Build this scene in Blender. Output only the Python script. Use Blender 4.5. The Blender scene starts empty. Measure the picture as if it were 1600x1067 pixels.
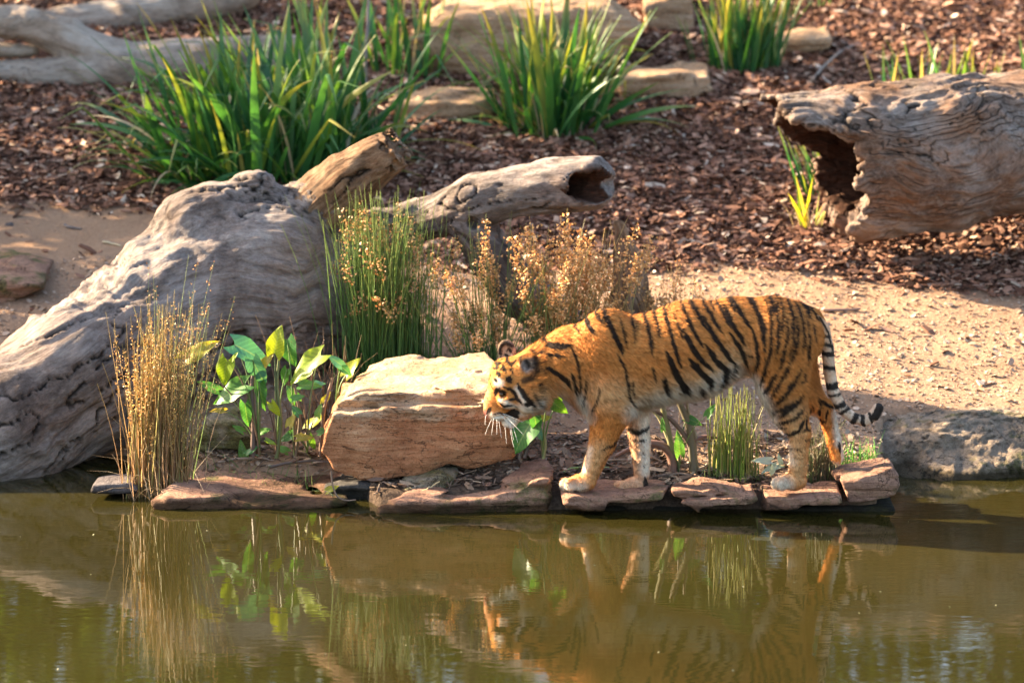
import bpy, math, random
import numpy as np
from mathutils import Vector, Matrix, Euler

random.seed(5)
rng = np.random.default_rng(11)
scene = bpy.context.scene
COL = scene.collection
R = math.radians

# ------------------------------------------------------------------ camera
CAM = np.array([0.0, -13.7, 3.66]); PITCH = R(12.0); FPX = 5600.0
cam_data = bpy.data.cameras.new('camera')
cam_data.sensor_width = 36.0; cam_data.sensor_fit = 'HORIZONTAL'
cam_data.lens = FPX / 1600.0 * 36.0
cam_data.clip_end = 600.0; cam_data.clip_start = 0.1
cam_data.dof.use_dof = True; cam_data.dof.focus_distance = 14.25; cam_data.dof.aperture_fstop = 2.4
cam = bpy.data.objects.new('camera', cam_data); COL.objects.link(cam)
cam.location = CAM; cam.rotation_euler = (R(90) - PITCH, 0, 0)
scene.camera = cam

# ------------------------------------------------------------------ sky, sun, exposure
SUN_AZ, SUN_EL = R(20.0), R(25.0)      # azimuth measured from image-left towards the back
SUN = np.array([-math.cos(SUN_AZ) * math.cos(SUN_EL), math.sin(SUN_AZ) * math.cos(SUN_EL), math.sin(SUN_EL)])
world = bpy.data.worlds.new('World'); scene.world = world; world.use_nodes = True
wt = world.node_tree
sky = wt.nodes.new('ShaderNodeTexSky'); sky.sky_type = 'NISHITA'; sky.sun_disc = False
sky.sun_elevation = SUN_EL
sky.sun_rotation = math.atan2(SUN[0], SUN[1])
sky.dust_density = 2.5; sky.ozone_density = 0.6
bg = wt.nodes['Background']; wt.links.new(sky.outputs[0], bg.inputs['Color']); bg.inputs['Strength'].default_value = 0.085
sun_data = bpy.data.lights.new('sun', 'SUN'); sun_data.energy = 5.0; sun_data.angle = R(0.5); sun_data.color = (1.0, 0.80, 0.54)
sun = bpy.data.objects.new('sun', sun_data); COL.objects.link(sun)
sun.rotation_euler = Vector(SUN).to_track_quat('Z', 'Y').to_euler(); sun.location = (-8, 6, 8)
vs = scene.view_settings
vs.view_transform = 'Standard'; vs.look = 'None'; vs.gamma = 1.0; vs.use_curve_mapping = False; vs.exposure = 2.92
scene.cycles.use_denoising = True
scene.cycles.max_bounces = 6; scene.cycles.transparent_max_bounces = 8; scene.cycles.caustics_reflective = False; scene.cycles.caustics_refractive = False

# ------------------------------------------------------------------ pixel <-> place helpers (photo pixels, 1600 wide)
_up = np.array([0, math.sin(PITCH), math.cos(PITCH)]); _fw = np.array([0, math.cos(PITCH), -math.sin(PITCH)])
def ray(px, py):
    return _fw + np.array([1.0, 0, 0]) * ((px - 800) / FPX) + _up * ((533 - py) / FPX)
def P(px, py, Y):
    d = ray(px, py); t = (Y - CAM[1]) / d[1]
    return CAM + d * t
def mpp(Y):                       # metres per photo pixel at depth Y
    return (Y - CAM[1]) / FPX * 1.02

# ------------------------------------------------------------------ numpy noise
_perm = np.random.default_rng(3).permutation(256).astype(np.int32); _perm = np.concatenate([_perm, _perm, _perm])
_grad = np.random.default_rng(4).normal(size=(256, 3)).astype(np.float32); _grad /= np.linalg.norm(_grad, axis=1)[:, None]
def noise(p, scale=1.0, seed=0):
    p = np.asarray(p, np.float32) * scale + seed * 17.31
    i = np.floor(p).astype(np.int32); f = p - i; i &= 255
    u = f * f * f * (f * (f * 6 - 15) + 10)
    out = 0
    for dx in (0, 1):
        wx = u[:, 0] if dx else 1 - u[:, 0]
        hx = _perm[(i[:, 0] + dx) & 255]
        for dy in (0, 1):
            wy = u[:, 1] if dy else 1 - u[:, 1]
            hy = _perm[hx + ((i[:, 1] + dy) & 255)]
            for dz in (0, 1):
                wz = u[:, 2] if dz else 1 - u[:, 2]
                g = _grad[_perm[hy + ((i[:, 2] + dz) & 255)]]
                out = out + wx * wy * wz * (g[:, 0] * (f[:, 0] - dx) + g[:, 1] * (f[:, 1] - dy) + g[:, 2] * (f[:, 2] - dz))
    return out * 1.5
def fbm(p, scale=1.0, octaves=4, seed=0, gain=0.5):
    a, s, o = 1.0, scale, 0
    for k in range(octaves):
        o = o + a * noise(p, s, seed + k); a *= gain; s *= 2.03
    return o
def sstep(a, b, x):
    t = np.clip((x - a) / (b - a), 0, 1); return t * t * (3 - 2 * t)

# ------------------------------------------------------------------ mesh helpers
def make_mesh(name, verts, faces, smooth=True):
    """verts (n,3); faces an (m,3)/(m,4) array or a list of such arrays."""
    me = bpy.data.meshes.new(name)
    fl = faces if isinstance(faces, list) else [faces]
    fl = [np.asarray(f, np.int32) for f in fl if len(f)]
    verts = np.asarray(verts, np.float32)
    me.vertices.add(len(verts)); me.vertices.foreach_set('co', verts.ravel())
    loops = np.concatenate([f.ravel() for f in fl]); me.loops.add(len(loops)); me.loops.foreach_set('vertex_index', loops)
    starts, o = [], 0
    for f in fl:
        starts.append(o + np.arange(len(f), dtype=np.int32) * f.shape[1]); o += f.size
    starts = np.concatenate(starts); me.polygons.add(len(starts)); me.polygons.foreach_set('loop_start', starts)
    me.polygons.foreach_set('use_smooth', np.full(len(starts), smooth))
    me.update(calc_edges=True); me.validate()
    return me
def set_color(me, col, name='col'):
    a = me.color_attributes.new(name, 'FLOAT_COLOR', 'POINT')
    c = np.ones((len(me.vertices), 4), np.float32); c[:, :3] = col; a.data.foreach_set('color', c.ravel())
def set_vec(me, v, name):
    a = me.attributes.new(name, 'FLOAT_VECTOR', 'POINT'); a.data.foreach_set('vector', np.asarray(v, np.float32).ravel())
def tag(o, label=None, cat=None, group=None, kind=None):
    if label: o['label'] = label
    if cat: o['category'] = cat
    if group: o['group'] = group
    if kind: o['kind'] = kind
    return o
def link(name, me, mat=None, parent=None):
    o = bpy.data.objects.new(name, me); COL.objects.link(o)
    if mat is not None and (not me.materials): me.materials.append(mat)
    if parent is not None:
        o.parent = parent
        o.matrix_parent_inverse = Matrix.Translation(-parent.location)
    return o
def empty(name, loc):
    o = bpy.data.objects.new(name, None); COL.objects.link(o); o.location = Vector(loc); o.empty_display_size = 0.1
    return o
def link_based(name, verts, faces, mat, smooth=True, attrs=None):
    """one-mesh thing with its origin at its base"""
    verts = np.asarray(verts, float)
    b = np.array([verts[:, 0].mean(), verts[:, 1].mean(), verts[:, 2].min()])
    me = make_mesh(name, verts - b, faces, smooth)
    o = link(name, me, mat); o.location = b
    return o
def vnormals(v, f):
    if f.shape[1] == 4:
        n = np.cross(v[f[:, 2]] - v[f[:, 0]], v[f[:, 3]] - v[f[:, 1]])
    else:
        n = np.cross(v[f[:, 1]] - v[f[:, 0]], v[f[:, 2]] - v[f[:, 0]])
    out = np.zeros_like(v)
    for k in range(f.shape[1]):
        for c in range(3): out[:, c] += np.bincount(f[:, k], n[:, c], len(v))
    return out / np.maximum(np.linalg.norm(out, axis=1), 1e-12)[:, None]

# ------------------------------------------------------------------ signed distance fields on a grid
class SDF:
    def __init__(s, lo, hi, h):
        s.lo = np.array(lo, float); s.h = h
        s.n = np.ceil((np.array(hi) - s.lo) / h).astype(int) + 1
        s.ax = [(s.lo[k] + h * np.arange(s.n[k])).astype(np.float32) for k in range(3)]
        s.d = np.full(s.n, 9.0, np.float32)
    def _win(s, lo, hi):
        a = np.clip(np.floor((lo - s.lo) / s.h).astype(int), 0, s.n); b = np.clip(np.ceil((hi - s.lo) / s.h).astype(int) + 1, 0, s.n)
        sl = tuple(slice(a[k], b[k]) for k in range(3))
        x = s.ax[0][sl[0]][:, None, None]; y = s.ax[1][sl[1]][None, :, None]; z = s.ax[2][sl[2]][None, None, :]
        return sl, x, y, z
    def _put(s, sl, d, k, op):
        o = s.d[sl]
        if o.size == 0: return
        if op == 'sub':
            d = -d
            if k > 0:
                hh = np.clip(.5 - .5 * (d - o) / k, 0, 1); s.d[sl] = d * (1 - hh) + o * hh + k * hh * (1 - hh)
            else: s.d[sl] = np.maximum(o, d)
        else:
            if k > 0:
                hh = np.clip(.5 + .5 * (d - o) / k, 0, 1); s.d[sl] = d * (1 - hh) + o * hh - k * hh * (1 - hh)
            else: s.d[sl] = np.minimum(o, d)
    def cone(s, a, b, ra, rb, k=0.02, sy=1.0, op='add'):
        a = np.asarray(a, float); b = np.asarray(b, float); r = max(ra, rb) + 2 * k + 3 * s.h
        sl, x, y, z = s._win(np.minimum(a, b) - r, np.maximum(a, b) + r)
        ym = (a[1] + b[1]) / 2 if sy != 1.0 else 0.0
        if sy != 1.0: y = ym + (y - ym) / sy
        ab = b - a; L = max(float(ab @ ab), 1e-9)
        t = np.clip(((x - a[0]) * ab[0] + (y - a[1]) * ab[1] + (z - a[2]) * ab[2]) / L, 0, 1)
        d = np.sqrt((x - a[0] - t * ab[0]) ** 2 + (y - a[1] - t * ab[1]) ** 2 + (z - a[2] - t * ab[2]) ** 2) - (ra + (rb - ra) * t)
        s._put(sl, d.astype(np.float32), k, op)
    def ell(s, c, r, rot=None, k=0.02, op='add'):
        c = np.asarray(c, float); r = np.asarray(r, float); m = r.max() + 2 * k + 3 * s.h
        sl, x, y, z = s._win(c - m, c + m)
        x = x - c[0]; y = y - c[1]; z = z - c[2]
        if rot is not None:
            M = rot                                    # rows: local axes
            x, y, z = (M[0][0] * x + M[0][1] * y + M[0][2] * z, M[1][0] * x + M[1][1] * y + M[1][2] * z, M[2][0] * x + M[2][1] * y + M[2][2] * z)
        k0 = np.sqrt((x / r[0]) ** 2 + (y / r[1]) ** 2 + (z / r[2]) ** 2); k1 = np.sqrt((x / r[0] ** 2) ** 2 + (y / r[1] ** 2) ** 2 + (z / r[2] ** 2) ** 2)
        d = k0 * (k0 - 1) / np.maximum(k1, 1e-6)
        s._put(sl, d.astype(np.float32), k, op)
    def mesh(s):
        d = s.d; d[0] = d[-1] = 1; d[:, 0] = d[:, -1] = 1; d[:, :, 0] = d[:, :, -1] = 1
        neg = d < 0
        c = [neg[i:neg.shape[0] - 1 + i, j:neg.shape[1] - 1 + j, k:neg.shape[2] - 1 + k] for i in (0, 1) for j in (0, 1) for k in (0, 1)]
        anyv = c[0].copy(); allv = c[0].copy()
        for q in c[1:]: anyv |= q; allv &= q
        m = anyv & ~allv
        I = np.argwhere(m); n = len(I)
        idm = np.full(m.shape, -1, np.int32); idm[m] = np.arange(n, dtype=np.int32)
        val = np.stack([d[I[:, 0] + i, I[:, 1] + j, I[:, 2] + k] for i in (0, 1) for j in (0, 1) for k in (0, 1)], 1)
        offs = np.array([(i, j, k) for i in (0, 1) for j in (0, 1) for k in (0, 1)], float)
        acc = np.zeros((n, 3)); cnt = np.zeros(n)
        for p in range(8):
            for q in range(p + 1, 8):
                if abs(offs[p] - offs[q]).sum() == 1:
                    x = (val[:, p] < 0) != (val[:, q] < 0)
                    t = val[x, p] / (val[x, p] - val[x, q])
                    acc[x] += offs[p] + t[:, None] * (offs[q] - offs[p]); cnt[x] += 1
        v = s.lo + s.h * (I + acc / cnt[:, None])
        F = []
        for ax in range(3):
            a0 = [slice(None)] * 3; a1 = [slice(None)] * 3
            a0[ax] = slice(0, -1); a1[ax] = slice(1, None)
            e = neg[tuple(a0)] != neg[tuple(a1)]
            E = np.argwhere(e); b, cc = [(1, 2), (2, 0), (0, 1)][ax]
            E = E[(E[:, b] > 0) & (E[:, cc] > 0)]
            E = E[(E[:, b] < s.n[b] - 1) & (E[:, cc] < s.n[cc] - 1)]
            def cid(db, dc):
                J = E.copy(); J[:, b] += db; J[:, cc] += dc; return idm[J[:, 0], J[:, 1], J[:, 2]]
            q = np.stack([cid(-1, -1), cid(0, -1), cid(0, 0), cid(-1, 0)], 1)
            ins = neg[E[:, 0], E[:, 1], E[:, 2]]
            q[~ins] = q[~ins][:, ::-1]
            F.append(q)
        F = np.concatenate(F)
        return v, F
def laplace(v, f, it=1, lam=0.5):
    e = np.concatenate([f[:, [k, (k + 1) % f.shape[1]]] for k in range(f.shape[1])])
    for _ in range(it):
        cnt = np.bincount(e[:, 0], minlength=len(v)) + np.bincount(e[:, 1], minlength=len(v))
        s = np.stack([np.bincount(e[:, 0], v[e[:, 1], c], len(v)) + np.bincount(e[:, 1], v[e[:, 0], c], len(v)) for c in range(3)], 1)
        v = v + lam * (s / np.maximum(cnt, 1)[:, None] - v)
    return v

# ------------------------------------------------------------------ node helpers
def new_mat(name):
    m = bpy.data.materials.new(name); m.use_nodes = True; nt = m.node_tree
    b = nt.nodes['Principled BSDF']
    return m, nt, b
def N(nt, typ, **kw):
    n = nt.nodes.new('ShaderNode' + typ)
    for k, v in kw.items():
        if k in n.inputs.keys() if hasattr(n.inputs, 'keys') else False: n.inputs[k].default_value = v
        else: setattr(n, k, v)
    return n
def ramp(nt, src, stops):
    r = nt.nodes.new('ShaderNodeValToRGB'); e = r.color_ramp.elements
    while len(e) > 1: e.remove(e[-1])
    e[0].position = stops[0][0]; e[0].color = (*stops[0][1], 1)
    for p, c in stops[1:]:
        k = e.new(p); k.color = (*c, 1)
    nt.links.new(src, r.inputs[0]); return r.outputs[0]
def tnoise(nt, vec, scale, detail=6, rough=.6, dist=0.0):
    n = nt.nodes.new('ShaderNodeTexNoise'); n.inputs['Scale'].default_value = scale; n.inputs['Detail'].default_value = detail
    n.inputs['Roughness'].default_value = rough; n.inputs['Distortion'].default_value = dist
    if vec is not None: nt.links.new(vec, n.inputs['Vector'])
    return n.outputs['Fac']
def mix(nt, fac, a, b, mode='MIX'):
    n = nt.nodes.new('ShaderNodeMix'); n.data_type = 'RGBA'; n.blend_type = mode
    for sock, v in ((n.inputs[0], fac), (n.inputs[6], a), (n.inputs[7], b)):
        if hasattr(v, 'links') or isinstance(v, bpy.types.NodeSocket): nt.links.new(v, sock)
        elif isinstance(v, (int, float)): sock.default_value = v
        else: sock.default_value = (*v, 1)
    return n.outputs[2]
def math_n(nt, op, a, b=0.0, clamp=False):
    n = nt.nodes.new('ShaderNodeMath'); n.operation = op; n.use_clamp = clamp
    for k, v in ((0, a), (1, b)):
        if isinstance(v, bpy.types.NodeSocket): nt.links.new(v, n.inputs[k])
        else: n.inputs[k].default_value = v
    return n.outputs[0]
def bump(nt, bsdf, height, strength=.5, dist=.01, prev=None):
    n = nt.nodes.new('ShaderNodeBump'); n.inputs['Strength'].default_value = strength; n.inputs['Distance'].default_value = dist
    nt.links.new(height, n.inputs['Height'])
    if prev is not None: nt.links.new(prev, n.inputs['Normal'])
    if bsdf is not None: nt.links.new(n.outputs[0], bsdf.inputs['Normal'])
    return n.outputs[0]
def coord(nt, which='Object'):
    return nt.nodes.new('ShaderNodeTexCoord').outputs[which]
def attr(nt, name, out='Color'):
    n = nt.nodes.new('ShaderNodeAttribute'); n.attribute_name = name; return n.outputs[out]
def mapping(nt, vec, scale):
    n = nt.nodes.new('ShaderNodeMapping'); n.inputs['Scale'].default_value = scale; nt.links.new(vec, n.inputs['Vector']); return n.outputs[0]

# ================================================================== GROUND, WATER
def base_height(x, y):
    x = np.asarray(x, float); y = np.asarray(y, float)
    e = 0.24 + 1.0 * sstep(1.46, 1.62, x) + 0.40 * sstep(-0.50, -0.72, x) + .55 * sstep(-1.35, -1.65, x)      # where the bank meets the water
    z = np.interp(y, [-60, 0.4, 1.2, 2.0, 3.0, 5.0, 7.0, 12.0, 30.0, 90.0], [0.05, 0.06, 0.15, 0.27, 0.44, 0.85, 1.26, 1.9, 2.6, 2.8])
    drop = sstep(e + 0.10, e - 0.25, y)
    return z * (1 - drop) - 0.55 * drop
def ground_height(x, y):
    x = np.asarray(x, float); y = np.asarray(y, float)
    sh = x.shape; p = np.stack([x.ravel(), y.ravel(), np.zeros(x.size)], 1)
    return base_height(x, y) + (0.035 * noise(p, 0.9, 1) + 0.012 * noise(p, 3.1, 2) + 0.004 * noise(p, 11, 3)).reshape(sh)
def G(px, py, it=60):
    """the place on the ground seen at a photo pixel"""
    d = ray(px, py); a, b = 12.0, 60.0
    ts = np.linspace(a, b, 1500); q = CAM + ts[:, None] * d
    under = np.nonzero(q[:, 2] < ground_height(q[:, 0], q[:, 1]))[0]
    return q[under[0]] if len(under) else q[-1]
# zones of the ground: 1 = bark mulch, 0 = sandy path; edge as a line over x
_edge = np.array([G(x, y)[:2] for x, y in ((-60, 318), (120, 322), (260, 340), (700, 420), (900, 425), (1100, 418), (1300, 432), (1450, 452), (1660, 470))])
def mulch_mask(x, y):
    ey = np.interp(x, _edge[:, 0], _edge[:, 1])
    p = np.stack([x, y, np.zeros_like(x)], 1)
    return sstep(-0.12, 0.16, y - ey + 0.16 * noise(p, 1.7, 9) + 0.1 * noise(p, 6, 10))
def soil_mask(x, y):
    p = np.stack([x, y, np.zeros_like(x)], 1)
    return sstep(0.72, 0.5, y + 0.14 * noise(p, 2.5, 12)) * sstep(1.6, 1.3, x)

gx = np.concatenate([-np.geomspace(90, 3.6, 26)[:-1], np.arange(-3.6, 3.601, 0.028), np.geomspace(3.6, 90, 26)[1:]])
gy = np.concatenate([-np.geomspace(60, 0.25, 18)[:-1], np.arange(-0.25, 8.6, 0.028), np.geomspace(8.6, 140, 30)[1:]])
X, Y = np.meshgrid(gx, gy, indexing='ij')
Z = ground_height(X, Y)
V = np.stack([X.ravel(), Y.ravel(), Z.ravel()], 1)
ii, jj = np.meshgrid(np.arange(len(gx) - 1), np.arange(len(gy) - 1), indexing='ij'); k0 = (ii * len(gy) + jj).ravel()
F = np.stack([k0, k0 + len(gy), k0 + len(gy) + 1, k0 + 1], 1)
me = make_mesh('ground', V, F)
mm = mulch_mask(V[:, 0], V[:, 1]); sm = soil_mask(V[:, 0], V[:, 1])
set_color(me, np.stack([mm, sm, np.zeros_like(mm)], 1), 'zone')
m, nt, b = new_mat('ground_earth')
pos = coord(nt); zc = attr(nt, 'zone'); sep = N(nt, 'SeparateColor'); nt.links.new(zc, sep.inputs[0])
n1 = tnoise(nt, pos, 3.0, 8, .65); n2 = tnoise(nt, pos, 60, 5, .7); n3 = tnoise(nt, pos, 190, 3, .6)
sand = ramp(nt, n2, [(.25, (.17, .095, .056)), (.5, (.32, .19, .115)), (.75, (.44, .28, .175))])
sand = mix(nt, .45, sand, ramp(nt, n1, [(.3, (.24, .15, .10)), (.7, (.42, .28, .185))]))
mul = ramp(nt, n2, [(.3, (.035, .018, .012)), (.55, (.11, .055, .035)), (.8, (.22, .125, .08))])
soil = ramp(nt, n2, [(.3, (.03, .02, .015)), (.6, (.10, .07, .05)), (.85, (.2, .14, .1))])
c = mix(nt, sep.outputs[0], sand, mul); c = mix(nt, sep.outputs[1], c, soil)
nt.links.new(c, b.inputs['Base Color']); b.inputs['Roughness'].default_value = .95; b.inputs['Specular IOR Level'].default_value = .05
h = math_n(nt, 'ADD', n2, math_n(nt, 'MULTIPLY', n3, .5)); bump(nt, b, h, .9, .02)
ground = link('ground', me, m); tag(ground, kind='structure')

# bark chips, thousands of them: one mesh
def chip_mesh(name, pts, nrm_z, length, width, col, thick=.006):
    n = len(pts); az = rng.uniform(0, 2 * math.pi, n); ti = rng.normal(0, .28, n); ro = rng.normal(0, .35, n)
    L = length[:, None]; W = width[:, None]
    u = np.stack([np.cos(az) * np.cos(ti), np.sin(az) * np.cos(ti), np.sin(ti)], 1)
    s = np.stack([-np.sin(az) * np.cos(ro), np.cos(az) * np.cos(ro), np.sin(ro)], 1)
    w = np.cross(u, s); bend = rng.uniform(-.25, .5, n)[:, None] * W
    c = pts
    vs_ = [c - u * L - s * W * .6, c - u * L * .9 + s * W * .7, c - s * W + w * bend, c + s * W * 1.05 + w * bend, c + u * L - s * W * .5, c + u * L * .85 + s * W * .6]
    top = np.stack(vs_, 1); bot = top - w[:, None, :] * (thick + W[:, None, :] * .15)
    V = np.concatenate([top, bot], 1).reshape(-1, 3)
    q = np.array([[0, 2, 3, 1], [2, 4, 5, 3], [0, 6, 8, 2], [2, 8, 10, 4]])
    F = (np.arange(n) * 12)[:, None, None] + q[None]
    me = make_mesh(name, V, F.reshape(-1, 4), False)
    set_color(me, np.repeat(col, 12, 0)); return me
nchip = 125000
cx = rng.uniform(-4.2, 4.2, nchip * 2); cy = 1.6 + 6.6 * rng.power(.9, nchip * 2)
keep = (rng.random(nchip * 2) < mulch_mask(cx, cy) * (.78 + .6 * noise(np.stack([cx, cy, cx * 0], 1), 1.6, 77)) + .010) & (np.abs(cx) < 3.1 + (cy - 1.5) * .16)
cx, cy = cx[keep][:nchip], cy[keep][:nchip]; n = len(cx)
cz = ground_height(cx, cy) + rng.uniform(.002, .022, n)
pal = np.array([(.16, .076, .048), (.25, .126, .082), (.35, .195, .132), (.07, .034, .023), (.46, .30, .21), (.20, .098, .066), (.60, .46, .35)])
pk = rng.choice(len(pal), n, p=[.26, .24, .16, .15, .08, .08, .03])
cc = pal[pk] * rng.uniform(.75, 1.25, (n, 1))
ln = np.clip(rng.lognormal(-4.25, .62, n), .004, .055)
m, nt, b = new_mat('bark_chip')
c = attr(nt, 'col'); nz = tnoise(nt, coord(nt), 120, 3); c = mix(nt, .5, c, ramp(nt, nz, [(.3, (.35, .35, .35)), (.7, (1, 1, 1))]), 'MULTIPLY')
nt.links.new(c, b.inputs['Base Color']); b.inputs['Roughness'].default_value = .85; b.inputs['Specular IOR Level'].default_value = .08
o = link('bark_mulch', chip_mesh('bark_mulch', np.stack([cx, cy, cz], 1), None, ln, np.clip(ln * rng.uniform(.25, .6, n), .004, .018), cc), m)
tag(o, 'red brown bark chips spread over the rising bed behind', 'bark mulch', kind='stuff'); MAT_CHIP = m
# crumbs and grit of the sandy path
ng = 30000
cx = rng.uniform(-2.6, 2.9, ng); cy = rng.uniform(.4, 3.2, ng)
keep = (rng.random(ng) > mulch_mask(cx, cy)) & (ground_height(cx, cy) > .03); cx, cy = cx[keep], cy[keep]; n = len(cx)
pal = np.array([(.42, .29, .2), (.36, .25, .17), (.47, .34, .25), (.28, .18, .125), (.38, .27, .2)]); cc = pal[rng.integers(0, 5, n)] * rng.uniform(.75, 1.2, (n, 1))
cc *= (1 - .6 * soil_mask(cx, cy))[:, None]
ln = rng.gamma(1.6, .0024, n) + .0015
o = link('path_grit', chip_mesh('path_grit', np.stack([cx, cy, ground_height(cx, cy) + ln * .35], 1), None, ln, ln * rng.uniform(.6, 1, n), cc, .004), m)
tag(o, 'loose pale grit and crumbs on the sandy path', 'grit', kind='stuff')

# water
me = make_mesh('pond_water', np.array([(-90, -60, 0), (90, -60, 0), (90, 2.2, 0), (-90, 2.2, 0)], float), np.array([[0, 1, 2, 3]]))
m, nt, b = new_mat('murky_water')
pos = coord(nt)
w1 = tnoise(nt, mapping(nt, pos, (1.3, 5.0, 1)), 2.2, 3, .55, .4); w2 = tnoise(nt, mapping(nt, pos, (3.0, 14.0, 1)), 3.0, 2, .5)
big = tnoise(nt, pos, .9, 3, .5)
hh = math_n(nt, 'ADD', math_n(nt, 'MULTIPLY', w1, 1.0), math_n(nt, 'MULTIPLY', math_n(nt, 'MULTIPLY', w2, ramp(nt, big, [(.38, (.1, .1, .1)), (.62, (1, 1, 1))])), .55))
bump(nt, b, hh, .011, .05)
nt.links.new(ramp(nt, big, [(.3, (.016, .0135, .0032)), (.7, (.024, .020, .005))]), b.inputs['Base Color'])
b.inputs['Roughness'].default_value = .015; b.inputs['IOR'].default_value = 1.7
water = link('pond_water', me, m); tag(water, kind='structure')

# ================================================================== ROCK AND WOOD MATERIALS
def rock_mat(name, cols, strata=1.0, moss=0.0, bumpd=.02, cream=None):
    m, nt, b = new_mat(name); pos = coord(nt)
    st = tnoise(nt, mapping(nt, pos, (1.6, 1.6, 15)), 3.2, 8, .65, .6); fine = tnoise(nt, pos, 55, 6, .7); mid = tnoise(nt, pos, 6, 8, .65)
    f = math_n(nt, 'ADD', math_n(nt, 'MULTIPLY', st, .55 * strata), math_n(nt, 'ADD', math_n(nt, 'MULTIPLY', mid, .45), math_n(nt, 'MULTIPLY', fine, .22)))
    f = math_n(nt, 'SUBTRACT', f, .11 + .275 * (strata - 1))
    c = ramp(nt, f, [(.28, cols[0]), (.46, cols[1]), (.58, cols[2]), (.75, cols[3])])
    if cream:                                   # paler colour above an uneven height line
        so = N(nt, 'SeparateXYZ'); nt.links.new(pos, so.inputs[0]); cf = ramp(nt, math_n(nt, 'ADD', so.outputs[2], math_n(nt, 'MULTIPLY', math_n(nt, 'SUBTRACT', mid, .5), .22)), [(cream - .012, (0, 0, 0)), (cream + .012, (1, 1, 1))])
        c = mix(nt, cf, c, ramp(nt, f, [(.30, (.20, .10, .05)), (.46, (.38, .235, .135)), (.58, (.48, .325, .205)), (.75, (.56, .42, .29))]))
    if moss > 0:
        mf = ramp(nt, tnoise(nt, pos, 4.5, 8, .7, .5), [(.62 - .25 * moss, (0, 0, 0)), (.70 - .2 * moss, (1, 1, 1))])
        c = mix(nt, mf, c, ramp(nt, fine, [(.3, (.05, .045, .018)), (.7, (.17, .15, .06))]))
    pz = N(nt, 'SeparateXYZ'); nt.links.new(N(nt, 'NewGeometry').outputs['Position'], pz.inputs[0])
    wet = ramp(nt, math_n(nt, 'ADD', pz.outputs[2], math_n(nt, 'MULTIPLY', mid, .05)), [(.052, (1, 1, 1)), (.074, (0, 0, 0))])
    fis = math_n(nt, 'ABSOLUTE', math_n(nt, 'SUBTRACT', tnoise(nt, mapping(nt, pos, (1.0, 1.0, 2.6)), 2.6, 5, .6, .8), .5)); c = mix(nt, ramp(nt, fis, [(.0, (.85, .85, .85)), (.008, (.0, .0, .0))]), c, (.03, .018, .012))
    c = mix(nt, wet, c, mix(nt, 1.0, c, (.28, .27, .22), 'MULTIPLY'))
    speck = ramp(nt, tnoise(nt, pos, 140, 3, .7), [(.34, (.45, .45, .45)), (.48, (1, 1, 1)), (.66, (1, 1, 1)), (.74, (1.35, 1.3, 1.2))]); c = mix(nt, .8, c, speck, 'MULTIPLY')
    nt.links.new(c, b.inputs['Base Color']); b.inputs['Roughness'].default_value = .9; b.inputs['Specular IOR Level'].default_value = .12
    hgt = math_n(nt, 'ADD', math_n(nt, 'MULTIPLY', st, 1.0), math_n(nt, 'ADD', math_n(nt, 'MULTIPLY', fine, .6), mid)); bump(nt, b, hgt, 1.0, bumpd)
    return m
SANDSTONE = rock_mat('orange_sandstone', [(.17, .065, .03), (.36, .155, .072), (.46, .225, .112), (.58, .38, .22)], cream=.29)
PINKSTONE = rock_mat('pinkish_sandstone', [(.09, .045, .03), (.24, .13, .088), (.34, .195, .13), (.48, .31, .215)], moss=.38)
TANSTONE = rock_mat('tan_sandstone', [(.18, .10, .055), (.36, .22, .125), (.45, .30, .185), (.54, .39, .27)])
MOSSY = rock_mat('mossy_grey_rock', [(.06, .05, .04), (.17, .14, .10), (.25, .21, .16), (.34, .29, .23)], moss=.8)
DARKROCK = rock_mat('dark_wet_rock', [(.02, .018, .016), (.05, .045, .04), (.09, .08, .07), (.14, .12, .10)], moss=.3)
SLATE = rock_mat('grey_slate', [(.04, .036, .038), (.09, .075, .075), (.135, .115, .11), (.2, .17, .16)])
CONCRETE = rock_mat('rough_bank_concrete', [(.10, .07, .05), (.23, .17, .12), (.32, .245, .18), (.42, .34, .26)], strata=.4, moss=.4, bumpd=.04)

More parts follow.
